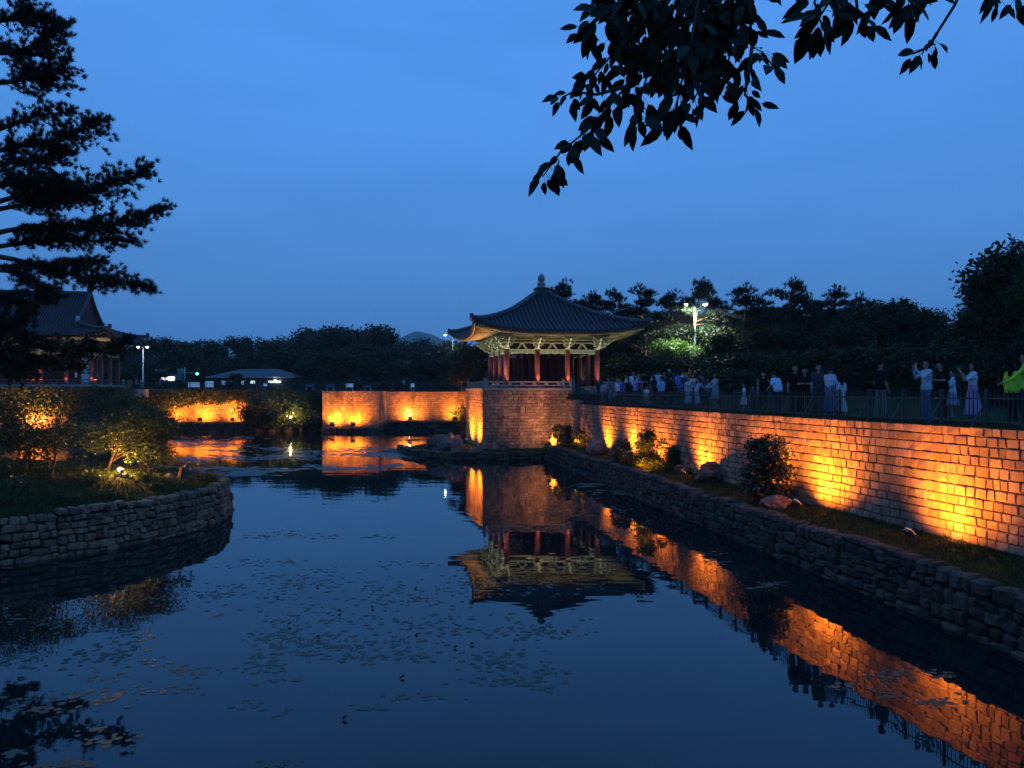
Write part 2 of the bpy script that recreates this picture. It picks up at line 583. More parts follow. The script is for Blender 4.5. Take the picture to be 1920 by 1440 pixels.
mb.add([(v.x, v.y, zv(v)) for v in vo], fs)
tag(mb.build('ground', LAWN), kind='structure')

mb = MB()
mb.add([(-110, -12, 0), (30, -12, 0), (30, 110, 0), (-110, 110, 0)], [(0, 1, 2, 3)])
tag(mb.build('pond_water', WATER), 'still dark pond reflecting the dusk sky', kind='structure')

mb = MB()
mb.box((-95, 1.4, -0.6), (13.9, 1.6, 3.02))
tag(mb.build('near_bank', RUBBLE_GAP), kind='structure')


# ------------------------------------------------------------------ stone pieces
def block_mesh(name, mat, seed, ch=0.085, jit=0.032):
    """squared block, unit size centred at the origin, its face towards -y, chamfered front edges"""
    r = random.Random(seed)
    j = lambda s=jit: r.uniform(-s, s)
    vs = []
    for (x, z) in ((-.5, -.5), (.5, -.5), (.5, .5), (-.5, .5)): vs.append((x, .5, z))
    for (x, z) in ((-.5, -.5), (.5, -.5), (.5, .5), (-.5, .5)): vs.append((x + j(), -.36 + j(), z + j()))
    for (x, z) in ((-.5, -.5), (.5, -.5), (.5, .5), (-.5, .5)):
        vs.append((x * (1 - 2 * ch * .7) + j(), -.5 + j(.05), z * (1 - 2 * ch) + j()))
    f = [(8, 9, 10, 11)]
    for k in range(4):
        k2 = (k + 1) % 4
        f += [(4 + k, 4 + k2, 8 + k2, 8 + k), (k, k2, 4 + k2, 4 + k)]
    m = MB(); m.add(vs, f)
    return m.mesh(name, mat)


def rubble_mesh(name, mat, seed):
    r = random.Random(seed)
    bm = bmesh.new()
    bmesh.ops.create_cube(bm, size=1.0)
    bmesh.ops.bevel(bm, geom=list(bm.edges) + list(bm.verts), offset=0.2, segments=1, profile=0.5, affect='EDGES')
    for v in bm.verts:
        v.co += Vector((r.uniform(-.07, .07), r.uniform(-.07, .07), r.uniform(-.07, .07)))
    bmesh.ops.triangulate(bm, faces=bm.faces)
    me = bpy.data.meshes.new(name)
    bm.to_mesh(me); bm.free()
    me.materials.append(mat)
    return me


def arrays(me):
    V = np.empty(len(me.vertices) * 3, dtype=np.float64); me.vertices.foreach_get('co', V)
    return V.reshape(-1, 3), [tuple(p.vertices) for p in me.polygons]


def place_pieces(parent, name, rest_name, variants, mats4, limit=300, key=None):
    """mats4: list of 4x4 matrices. The ones that show largest become parts, the rest one part of kind stuff"""
    cp = Vector((0, 0, CAMZ))
    order = sorted(range(len(mats4)), key=lambda i: key(mats4[i]) if key else (mats4[i].translation - cp).length)
    vi = [random.randrange(len(variants)) for _ in mats4]
    arr = [arrays(v) for v in variants]
    for i in order[:limit]:
        o = bpy.data.objects.new(name, variants[vi[i]])
        col.objects.link(o)
        put(o, parent)
        o.matrix_basis = mats4[i]
    rest = order[limit:]
    if rest:
        m = MB()
        for i in rest:
            V, Fc = arr[vi[i]]
            M = np.array(mats4[i])
            m.add(V @ M[:3, :3].T + M[:3, 3], Fc)
        o = m.build(rest_name, variants[0].materials[0], parent)
        o['kind'] = 'stuff'


def resample(poly, step):
    """points along a polyline every step metres"""
    P = [Vector((p[0], p[1], 0)) for p in poly]
    out, acc = [P[0]], 0.0
    for a, b in zip(P, P[1:]):
        L = (b - a).length
        t = step - acc
        while t < L:
            out.append(a.lerp(b, t / L)); t += step
        acc = L - (t - step)
    return out


def along(poly, s):
    P = [Vector((p[0], p[1], 0)) for p in poly]
    for a, b in zip(P, P[1:]):
        L = (b - a).length
        if s <= L or b is P[-1]:
            d = (b - a).normalized()
            return a + d * s, d
        s -= L


def plen(poly):
    return sum((Vector(b) - Vector(a)).length for a, b in zip([Vector((p[0], p[1])) for p in poly], [Vector((p[0], p[1])) for p in poly][1:]))


def coursed2(poly, z0, z1, ch, wmin, wmax, depth, flip, batter, seed):
    """a short stretch of rubble walling with its own uneven courses"""
    r = random.Random(seed)
    L = plen(poly)
    zs = [z0]
    while zs[-1] < z1 - ch * 0.6: zs.append(zs[-1] + ch * r.uniform(0.7, 1.35))
    k = (z1 - z0) / (zs[-1] - z0)
    zs = [z0 + (z - z0) * k for z in zs]
    out = []
    for ci in range(len(zs) - 1):
        s, first = 0.0, True
        while s < L - .02:
            w = r.uniform(wmin, wmax) * r.choice((.8, 1, 1, 1.25))
            if L - s - w < wmin * .7: w = L - s
            p, d = along(poly, min(L - 1e-4, s + w / 2))
            nrm = Vector((d.y, -d.x, 0)) * (-1 if flip else 1)
            hh = zs[ci + 1] - zs[ci]
            zc = (zs[ci] + zs[ci + 1]) / 2 + r.uniform(-.12, .12) * hh
            p = p + nrm * (-depth / 2 - batter * (zc - z0) + r.uniform(-.035, .03))
            rot = Matrix((Vector((-nrm.y, nrm.x, 0)), -nrm, Vector((0, 0, 1)))).transposed().to_4x4()
            rot = rot @ Matrix.Rotation(r.uniform(-.13, .13), 4, 'Y') @ Matrix.Rotation(r.uniform(-.08, .08), 4, 'X')
            out.append(Matrix.Translation((p.x, p.y, zc)) @ rot @ Matrix.Diagonal((w * r.uniform(.9, 1.04), depth, hh * r.uniform(.86, 1.08), 1)))
            s += w
    return out


def coursed(poly, z0, z1, ch, wmin, wmax, depth, flip=False, batter=0.0, rub=False, zbot=None, ztop=None, seed=1):
    """matrices of stones laid in courses along a polyline; the face looks to the right of the direction of travel
    (left with flip)"""
    r = random.Random(seed)
    runs, cur = [], [poly[0]]
    for i in range(1, len(poly)):
        cur.append(poly[i])
        if i < len(poly) - 1:
            v0 = Vector((poly[i][0] - poly[i - 1][0], poly[i][1] - poly[i - 1][1])); v1 = Vector((poly[i + 1][0] - poly[i][0], poly[i + 1][1] - poly[i][1]))
            if v0.angle(v1) > R(25): runs.append(cur); cur = [poly[i]]
    runs.append(cur)
    if len(runs) > 1:
        out = []
        for k_, rn in enumerate(runs): out += coursed(rn, z0, z1, ch, wmin, wmax, depth, flip, batter, rub, seed=seed)
        return out
    L = plen(poly)
    if rub and L > 2.6:
        out, s0, k_ = [], 0.0, 0
        while s0 < L - .3:
            s1 = min(L, s0 + r.uniform(.9, 2.3))
            if L - s1 < .6: s1 = L
            n_ = max(2, int((s1 - s0) / .45))
            sub = [tuple(along(poly, min(L - 1e-4, s0 + (s1 - s0) * i / n_))[0].xy) for i in range(n_ + 1)]
            zt = z1 + r.uniform(-.06, .05)
            out += coursed2(sub, z0, zt, ch * r.uniform(.8, 1.3), wmin, wmax, depth, flip, batter, seed * 100 + k_)
            s0 = s1; k_ += 1
        return out
    zs = [z0]
    while zs[-1] < z1 - ch * 0.6:
        zs.append(zs[-1] + ch * r.uniform(0.88, 1.14))
    k = (z1 - z0) / (zs[-1] - z0)
    zs = [z0 + (z - z0) * k for z in zs]
    out = []
    for ci in range(len(zs) - 1):
        s = -r.uniform(0, wmax)
        while s < L:
            w = r.uniform(wmin, wmax)
            mid = min(max(s + w / 2, 0.001), L - 0.001)
            a0, a1 = max(s, 0), min(s + w, L)
            s += w
            if a1 - a0 < 0.04: continue
            mid = (a0 + a1) / 2
            p, d = along(poly, mid)
            nrm = Vector((d.y, -d.x, 0)) * (-1 if flip else 1)
            zc = (zs[ci] + zs[ci + 1]) / 2
            hh = zs[ci + 1] - zs[ci]
            p = p + nrm * (-depth / 2 - batter * (zc - z0) + r.uniform(-.012, .012) * (2.2 if rub else 1))
            y = -nrm
            x = Vector((-nrm.y, nrm.x, 0))
            rot = Matrix((x, y, Vector((0, 0, 1)))).transposed().to_4x4()
            g = 0.93 if rub else 0.965
            if rub:
                rot = rot @ Matrix.Rotation(r.uniform(-.12, .12), 4, 'Y') @ Matrix.Rotation(r.uniform(-.06, .06), 4, 'X')
            out.append(Matrix.Translation((p.x, p.y, zc)) @ rot @ Matrix.Diagonal(((a1 - a0) * (g if not rub else r.uniform(.9, 1.03)) , depth, hh * (0.94 if not rub else r.uniform(.88, 1.04)), 1)))
    return out


def core(poly, z0, z1, inset, thick, mat, parent, flip=False, batter=0.0):
    m = MB()
    n = len(poly)
    P = [Vector((p[0], p[1], 0)) for p in poly]
    for i_, (a, b) in enumerate(zip(P, P[1:])):
        d = (b - a).normalized()
        nr = Vector((d.y, -d.x, 0)) * (-1 if flip else 1)
        vs = []
        if i_ == 0 or d.angle((P[i_] - P[i_ - 1])) > R(25): a = a + d * .13
        if i_ == n - 2 or d.angle((P[i_ + 2] - P[i_ + 1])) > R(25): b = b - d * .13
        for p in (a, b):
            for z, off in ((z0, inset), (z1, inset + batter * (z1 - z0))):
                vs.append((p - nr * off) + Vector((0, 0, z)))
            for z in (z1, z0):
                vs.append((p - nr * (inset + thick)) + Vector((0, 0, z)))
        m.add(vs, [(0, 4, 5, 1), (1, 5, 6, 2), (2, 6, 7, 3), (0, 1, 2, 3), (4, 7, 6, 5)])
    return m.build('core', mat, parent)


BLK = [block_mesh('block', GRANITE, i) for i in range(12)]
BLKF = [block_mesh('block', GRANITE_FAR, 20 + i) for i in range(4)]
RUB = [rubble_mesh('stone', RUBBLE, i) for i in range(7)]
KRB = [rubble_mesh('stone', KERBSTONE, 40 + i) for i in range(7)]

# right hand wall: courses of squared granite, from the platform towards the viewer and past him
WALL = list(reversed(WALLTOP))
t = thing('retaining_wall', 'long granite block wall on the right, lit orange by ground floodlights', 'wall', (9.0, 25.0, 1.0))
core(WALL, 0.0, 3.74, 0.09, 0.6, MORTAR, t)
ms = coursed(WALL, 0.9, 3.8, 0.225, 0.19, 0.43, 0.30, seed=4)
ms = [m for m in ms if m.translation.y > 3.0]
place_pieces(t, 'block', 'block_courses', BLK, ms, 300, key=lambda m: abs(m.translation.y - 17.5) + (0 if m.translation.y > 14 else 50))

# short return of that wall up to the platform
RET = [(JOINT.x - 0.05, JOINT.y - 0.05), (4.5, 52.0)]
t = thing('return_wall', 'short granite return wall between the platform and the long wall', 'wall', (4.2, 53.5, 0.8))
core(RET, 0.0, 4.0, 0.09, 0.5, MORTAR, t)
place_pieces(t, 'block', 'block_courses', BLK, coursed(RET, 0.7, 4.06, 0.235, 0.24, 0.46, 0.3, seed=9), 300)

# ------------------------------------------------------------------ ledge and kerb below the right wall
KERB = [(2.1, 53.0), (2.3, 52.0), (4.6, 38.0), (7.05, 23.1), (8.75, 13.1), (10.9, 0.5)]
t = thing('kerb_wall', 'low dark rubble stone kerb along the water below the lit wall', 'wall', (6.5, 26.0, 0.0))
core(KERB, -0.5, 0.98, 0.22, 0.4, RUBBLE_GAP, t)
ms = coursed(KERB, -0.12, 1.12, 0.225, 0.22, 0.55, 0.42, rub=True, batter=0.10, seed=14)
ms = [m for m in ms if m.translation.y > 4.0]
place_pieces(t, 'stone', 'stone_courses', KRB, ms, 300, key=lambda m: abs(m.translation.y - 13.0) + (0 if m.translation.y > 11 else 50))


def strip(a, b, za, zb, name, mat, n=80, amp=0.05, kind='structure', label=None):
    """ground strip between two polylines"""
    La, Lb = plen(a), plen(b)
    m = MB()
    vs, f = [], []
    W = 7
    for i in range(n + 1):
        pa, _ = along(a, min(La - 1e-4, La * i / n)); pb, _ = along(b, min(Lb - 1e-4, Lb * i / n))
        for k in range(W):
            q = pa.lerp(pb, k / (W - 1))
            z = za + (zb - za) * k / (W - 1) + amp * (noise.noise((q.x * .8, q.y * .8, 3)) + 0.5 * noise.noise((q.x * 2.4, q.y * 2.4, 7)))
            vs.append((q.x, q.y, z))
    for i in range(n):
        for k in range(W - 1):
            f.append((i * W + k, i * W + k + 1, (i + 1) * W + k + 1, (i + 1) * W + k))
    m.add(vs, f)
    o = m.build(name, mat, smooth=True)
    return tag(o, label, kind=kind)


LEDGE_IN = [(p[0] + 0.28, p[1] + 0.05) for p in KERB]
LEDGE_OUT = [(JOINT.x + .2, JOINT.y), (4.65, 52.0), (6.6, 40.5), (9.15, 25.0), (10.95, 16.2), (14.1, 0.5)]
strip(LEDGE_IN, LEDGE_OUT, 1.02, 1.12, 'grass_ledge', GRASS, 120, 0.06)

# ------------------------------------------------------------------ far walls, terrace and their ledges
def far_wall(name, label, poly, z0, z1, loc, seed, flip=False):
    t = thing(name, label, 'wall', loc)
    core(poly, -0.4, z1 - 0.05, 0.1, 0.5, MORTAR, t, flip)
    place_pieces(t, 'block', 'block_courses', BLKF, coursed(poly, z0, z1, 0.235, 0.28, 0.55, 0.28, seed=seed, flip=flip), 0)
    return t


far_wall('retaining_wall', 'distant granite wall lit orange between the bastion and the pavilion platform', [BAST[1], far(-15.1), far(0.6)][1:], 0.2, 4.66, (-7, 93, 0.5), 31)
far_wall('retaining_wall', 'distant ivy topped granite wall lit orange left of the bastion', [far(-42.6), far(-22.1)], 0.2, 4.66, (-32, 90.4, 0.5), 32)
far_wall('bastion', 'square granite bastion jutting into the pond with a dark stained top', [far(-22.1)[:2], BAST[0], BAST[1], far(-15.1)], 0.1, 4.72, (-18.6, 88.7, 0.0), 33)
far_wall('terrace_wall', 'ivy covered granite terrace wall below the palace hall', [(-95, 66.9), TERR, (-42.6, far(-42.6)[1])], 0.1, 4.95, (-55, 75.0, 0.0), 34)

mb = MB()   # raised terrace behind that wall
tp = [(-95, 67.2), (TERR[0] - .15, TERR[1] + .15), (-43.6, 100), (-95, 100)]
mb.add([(x, y, 4.93) for x, y in tp] + [(x, y, 4.0) for x, y in tp], [(0, 1, 2, 3)] + [(i, (i + 1) % 4, 4 + (i + 1) % 4, 4 + i) for i in range(4)])
tag(mb.build('terrace', PAVE), kind='structure')


def off(poly, d):
    out = []
    for i, p in enumerate(poly):
        a = Vector(poly[max(i - 1, 0)][:2]); b = Vector(poly[min(i + 1, len(poly) - 1)][:2])
        t_ = (b - a).normalized()
        out.append((p[0] + t_.y * d, p[1] - t_.x * d))
    return out


def far_kerb(label, base, wid, z, seed):
    inner = base
    outer = off(base, wid)
    t = thing('kerb_wall', label, 'wall', (*outer[len(outer) // 2], 0))
    core(outer, -0.4, z - 0.1, 0.2, 0.3, RUBBLE_GAP, t)
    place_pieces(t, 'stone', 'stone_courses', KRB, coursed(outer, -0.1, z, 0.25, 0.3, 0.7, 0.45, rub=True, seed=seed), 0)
    strip(off(base, wid - 0.3), off(base, -0.05), z - 0.05, z + 0.05, 'far_ledge', GRASS, 40, 0.08)


far_kerb('dark rubble kerb at the water below the far left wall', [far(-42.4), far(-22.2)], 1.9, 1.05, 51)
far_kerb('dark rubble kerb at the water below the far right wall', [far(-15.0), far(0.5)], 1.9, 1.15, 52)
far_kerb('low rubble footing at the water in front of the bastion', [BAST[0], BAST[1]], 0.9, 0.45, 53)
far_kerb('dark rubble kerb at the water below the terrace wall', [(-94, 67.1), (-41.0, 77.9)], 1.9, 0.9, 54)


# ------------------------------------------------------------------ floodlights
AMBER = (1.0, 0.31, 0.015)
def flood(label, loc, target, watts, color=AMBER, angle=60, blend=0.6, size=0.22, lens=None, radius=0.06, group=None, name='floodlight'):
    loc, target = Vector(loc), Vector(target)
    d = (target - loc).normalized()
    t = thing(name, label, 'floodlight', loc - Vector((0, 0, size * 0.9)), group=group)
    up = Vector((0, 0, 1)) if abs(d.z) < 0.95 else Vector((0, 1, 0))
    s = d.cross(up).normalized(); u = s.cross(d)
    M = Matrix.Translation(loc) @ Matrix((s, d, u)).transposed().to_4x4()
    m = MB(); m.bbox((-size * .6, -size * .45, -size * .45), (size * .6, -0.002, size * .45), size * .06, 0, M)
    m.build('housing', HOUSING, t)
    m = MB()
    if lens is LENS_HOT:
        m.lathe([(.01, -.5), (.3, -.38), (.46, -.12), (.46, .12), (.3, .38), (.01, .5)], 12)
        m.v = [tuple(M @ Vector((x * size, (y + .5) * size, z * size))) for x, y, z in m.v]
        m.build('bulb', lens, t, True)
    else:
        m.box((-size * .5, 0.0, -size * .36), (size * .5, size * .02, size * .36), 0, M)
        m.build('lens', lens or LENS_WARM, t)
        m = MB()
        for lo_, hi_ in (((-.6, 0, .40), (.6, .42, .46)), ((-.6, 0, -.46), (.6, .42, -.40)), ((-.6, 0, -.40), (-.54, .42, .40)), ((.54, 0, -.40), (.6, .42, .40))):
            m.box(tuple(v * size for v in lo_), tuple(v * size for v in hi_), 0, M)
        m.build('hood', HOUSING, t)
    m = MB()
    for k in (-1, 1): m.beam(M @ Vector((k * size * .66, -size * .2, 0)), M @ Vector((k * size * .66, -size * .2, 0)) - Vector((0, 0, size * .85)), size * .08, size * .12)
    m.build('stand', HOUSING, t)
    l = bpy.data.lights.new('lamp', 'POINT' if lens is LENS_HOT else 'SPOT')
    l.energy = watts; l.color = color; l.shadow_soft_size = radius
    if lens is not LENS_HOT: l.spot_size = R(angle); l.spot_blend = blend
    lo = bpy.data.objects.new('lamp', l)
    col.objects.link(lo)
    put(lo, t)
    lo.matrix_basis = Matrix.Translation(loc + (Vector((0, 0, size * .75)) if lens is LENS_HOT else d * (size * .45 + .02))) @ d.to_track_quat('-Z', 'Y').to_matrix().to_4x4()
    return t


# ================================================================== pavilion platform
t = thing('stone_platform', 'tall granite block platform with a stone railing carrying the pavilion', 'platform', pav(-2, 0, -4.9), TH)
PF = [tuple(pav(-5.34, 3.8).xy), tuple(pav(-5.34, -4.54).xy), tuple(pav(1.3, -4.54).xy), tuple(pav(1.3, 3.0).xy)]
core(PF, -0.4, 4.66, 0.1, 0.6, MORTAR, t)
place_pieces(t, 'block', 'block_courses', BLK, coursed(PF, 0.4, 4.7, 0.225, 0.24, 0.46, 0.3, seed=21), 300)
m = MB()
m.bbox((-5.42, -4.62, -0.19), (1.38, 3.88, -0.005), 0.02)
m.build('cap_slab', RAILSTONE, t, world=False).location = (2, 0, 4.9)


def railing(root, a, b, seg, loc):
    """stone rail: bottom and top bars with short blocks between, one object each"""
    a, b = Vector(a), Vector(b)
    d = (b - a).normalized(); L = (b - a).length
    for nm, z0, z1, w in (('bottom_rail', 0.11, 0.21, 0.15), ('top_rail', 0.36, 0.47, 0.17)):
        m = MB(); m.beam(a + Vector((0, 0, (z0 + z1) / 2)), b + Vector((0, 0, (z0 + z1) / 2)), w, z1 - z0, 0, 0.012)
        o = m.build(nm, RAILSTONE, root, world=False); o.location = loc
    n = max(2, int(L / seg))
    for i in range(n + 1):
        p = a.lerp(b, (i + .0) / n)
        if i % 2 == 0:
            m = MB(); m.beam(p - d * .13 + Vector((0, 0, .285)), p + d * .13 + Vector((0, 0, .285)), 0.13, 0.15, 0, 0.01)
            o = m.build('rail_block', RAILSTONE, root, world=False); o.location = loc
        else:
            m = MB(); m.beam(p - d * .13 + Vector((0, 0, .055)), p + d * .13 + Vector((0, 0, .055)), 0.13, 0.11, 0, 0.01)
            o = m.build('rail_block', RAILSTONE, root, world=False); o.location = loc


def rail_post(root, p, loc, h=0.68):
    m = MB()
    m.bbox((p[0] - .1, p[1] - .1, 0), (p[0] + .1, p[1] + .1, h - .1), 0.015)
    m.lathe([(0.07, h - .1), (0.1, h - .06), (0.09, h), (0.03, h + .04)], 10, (p[0], p[1], 0))
    o = m.build('railing_post', RAILSTONE, root, world=False); o.location = loc


LO = (2, 0, 4.9)
railing(t, (-5.15, -4.38, 0), (1.1, -4.38, 0), 0.44, LO)
railing(t, (-5.18, -4.35, 0), (-5.18, 3.6, 0), 0.44, LO)
for p in ((-5.18, -4.38), (1.12, -4.38), (-5.18, 3.62), (0.55, -4.38)): rail_post(t, p, LO)

# ================================================================== pavilion
pv = thing('pavilion', 'square red-pillared pavilion with a curved dark tile roof and stone finial', 'pavilion', pav(0, 0, 0), TH)


def pb(m, name, mat, smooth=False, parent=None):
    return m.build(name, mat, parent or pv, smooth, world=False)


m = MB(); m.bbox((-4.2, -4.2, -0.45), (4.2, 4.2, 0.06), 0.03); pb(m, 'floor_slab', RAILSTONE)
GX = [-3.4, -1.133, 1.133, 3.4]
edge_cols = [(x, y) for x in GX for y in GX if abs(x) > 3 or abs(y) > 3]
for x, y in edge_cols:
    m = MB(); m.lathe([(0.30, 0.06), (0.30, 0.13), (0.24, 0.17)], 14, (x, y, 0)); m.build('column_base', RAILSTONE, pv, world=False)
    m = MB(); m.lathe([(0.185, 0.17), (0.19, 1.2), (0.175, 2.82)], 16, (x, y, 0)); pb(m, 'column', REDWOOD, True)
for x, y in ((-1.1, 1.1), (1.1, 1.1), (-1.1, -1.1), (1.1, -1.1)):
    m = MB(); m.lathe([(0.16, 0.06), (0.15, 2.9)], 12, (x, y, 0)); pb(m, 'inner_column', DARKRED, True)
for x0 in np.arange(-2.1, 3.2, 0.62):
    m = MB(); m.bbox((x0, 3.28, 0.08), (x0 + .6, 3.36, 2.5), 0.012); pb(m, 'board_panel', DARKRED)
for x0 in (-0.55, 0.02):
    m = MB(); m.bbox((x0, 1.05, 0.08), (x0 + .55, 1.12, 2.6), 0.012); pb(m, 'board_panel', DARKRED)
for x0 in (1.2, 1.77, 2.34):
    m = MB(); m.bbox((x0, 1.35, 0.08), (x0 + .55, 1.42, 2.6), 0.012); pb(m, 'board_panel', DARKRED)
m = MB(); m.box((-3.3, -3.3, 2.98), (3.3, 3.3, 3.03)); pb(m, 'blocking_ceiling', DARKRED)  # plane added to block light and keep the interior dark
ROT4 = [Matrix.Rotation(k * math.pi / 2, 4, 'Z') for k in range(4)]
for k in range(4):
    Q = ROT4[k]
    T = lambda x, y, z: Q @ Vector((x, y, z))
    for i in range(3):
        a, b = GX[i], GX[i + 1]
        m = MB(); m.beam(T(a + .17, -3.4, 2.66), T(b - .17, -3.4, 2.66), 0.2, 0.27)
        for zz in (2.535, 2.785): m.beam(T(a + .17, -3.4, zz), T(b - .17, -3.4, zz), 0.215, 0.03, 1)
        for f_ in (.32, .5, .68):
            xx = a + (b - a) * f_
            m.box((-.015, -.109, -.11), (.015, .109, .11), 1, Q @ Matrix.Translation((xx, -3.4, 2.66)))
        pb(m, 'lintel', [GREENWOOD, PALEWOOD])
        c = (a + b) / 2
        m = MB()
        for sgn in (-1, 1):
            m.beam(T(c + sgn * .34, -3.42, 2.81), T(c + sgn * .06, -3.42, 3.2), 0.12, 0.09, 0)
            m.beam(T(c + sgn * .38, -3.43, 2.81), T(c + sgn * .10, -3.43, 3.21), 0.13, 0.022, 1)
            m.beam(T(c + sgn * .28, -3.43, 2.81), T(c + sgn * .03, -3.43, 3.15), 0.13, 0.022, 1)
        m.beam(T(c - .13, -3.42, 3.22), T(c + .13, -3.42, 3.22), 0.16, 0.08, 1)
        pb(m, 'a_strut', [GREENWOOD, PALEWOOD])
        m = MB(); m.beam(T(a, -3.3, 3.42), T(b, -3.3, 3.42), 0.03, 1.2); pb(m, 'recess_shade_board', RECESS_SHADE)  # dark sheet standing in for the shaded interior between the brackets
    for yy, zz, hh, nm in ((-3.4, 3.31, .10, 'tie_beam'), (-3.72, 3.52, .10, 'tie_beam'), (-4.02, 3.70, .10, 'tie_beam')):
        e = -yy
        m = MB(); m.beam(T(-e, yy, zz), T(e, yy, zz), 0.11, hh, 0)
        m.beam(T(-e, yy - .003, zz - hh / 2), T(e, yy - .003, zz - hh / 2), 0.118, 0.028, 1)
        pb(m, nm, [GREENWOOD, PALEWOOD])
    m = MB(); m.tube([T(-4.1, -4.06, 3.84), T(4.1, -4.06, 3.84)], 0.10, 10); pb(m, 'purlin', OCHRE, True)
# bracket sets on the columns: stacked arms, each tier reaching further out
for x, y in edge_cols:
    dirs = []
    if abs(y) > 3: dirs.append(Vector((0, math.copysign(1, y), 0)))
    if abs(x) > 3: dirs.append(Vector((math.copysign(1, x), 0, 0)))
    if len(dirs) == 2: dirs.append((dirs[0] + dirs[1]).normalized())
    m = MB()
    c = Vector((x, y, 0))
    m.bbox((x - .2, y - .2, 2.82), (x + .2, y + .2, 2.95), 0.03, 1)
    for d in dirs:
        s = Vector((-d.y, d.x, 0))
        k2 = 1.35 if len(dirs) == 3 and abs(d.x) > .1 and abs(d.y) > .1 else 1.0
        for tier in range(3):
            z = 3.02 + .23 * tier
            o_ = (0.38 + 0.26 * tier) * k2
            m.beam(c + d * .05 + Vector((0, 0, z)), c + d * o_ + Vector((0, 0, z)), 0.13, 0.15, 0)
            m.beam(c + d * .05 + Vector((0, 0, z - .08)), c + d * (o_ - .04) + Vector((0, 0, z - .08)), 0.138, 0.025, 1)
            m.beam(c + d * o_ + Vector((0, 0, z - .03)), c + d * (o_ + .20) + Vector((0, 0, z + .13)), 0.12, 0.09, 0)      # upturned tongue
            m.beam(c + d * (o_ + .02) + Vector((0, 0, z - .085)), c + d * (o_ + .23) + Vector((0, 0, z + .09)), 0.125, 0.022, 1)
            w = .36 + .09 * tier
            q = c + d * (o_ - .08)
            for sg in (-1, 1):
                m.beam(q + Vector((0, 0, z + .04)), q + s * sg * w + Vector((0, 0, z + .09)), 0.1, 0.10, 0)
                m.beam(q + s * sg * .06 + Vector((0, 0, z - .02)), q + s * sg * w + Vector((0, 0, z + .04)), 0.105, 0.022, 1)
                e = q + s * sg * (w - .05)
                m.box((e.x - .07, e.y - .07, z + .13), (e.x + .07, e.y + .07, z + .2), 1)
    pb(m, 'bracket_set', [GREENWOOD, PALEWOOD])

# curved roof
RE, RT = 6.3, 0.42
def roof_pt(a, tt, lift=0.0):
    h = RE + (RT - RE) * tt
    s = min(1.0, abs(a) / h)
    y = -(h - 0.38 * (1 - s * s) * (1 - tt))
    z = 3.92 + 3.33 * (0.50 * tt + 0.50 * tt ** 1.9) + 0.66 * s ** 2.6 * (1 - tt) ** 1.6
    return Vector((a, y, z + lift))


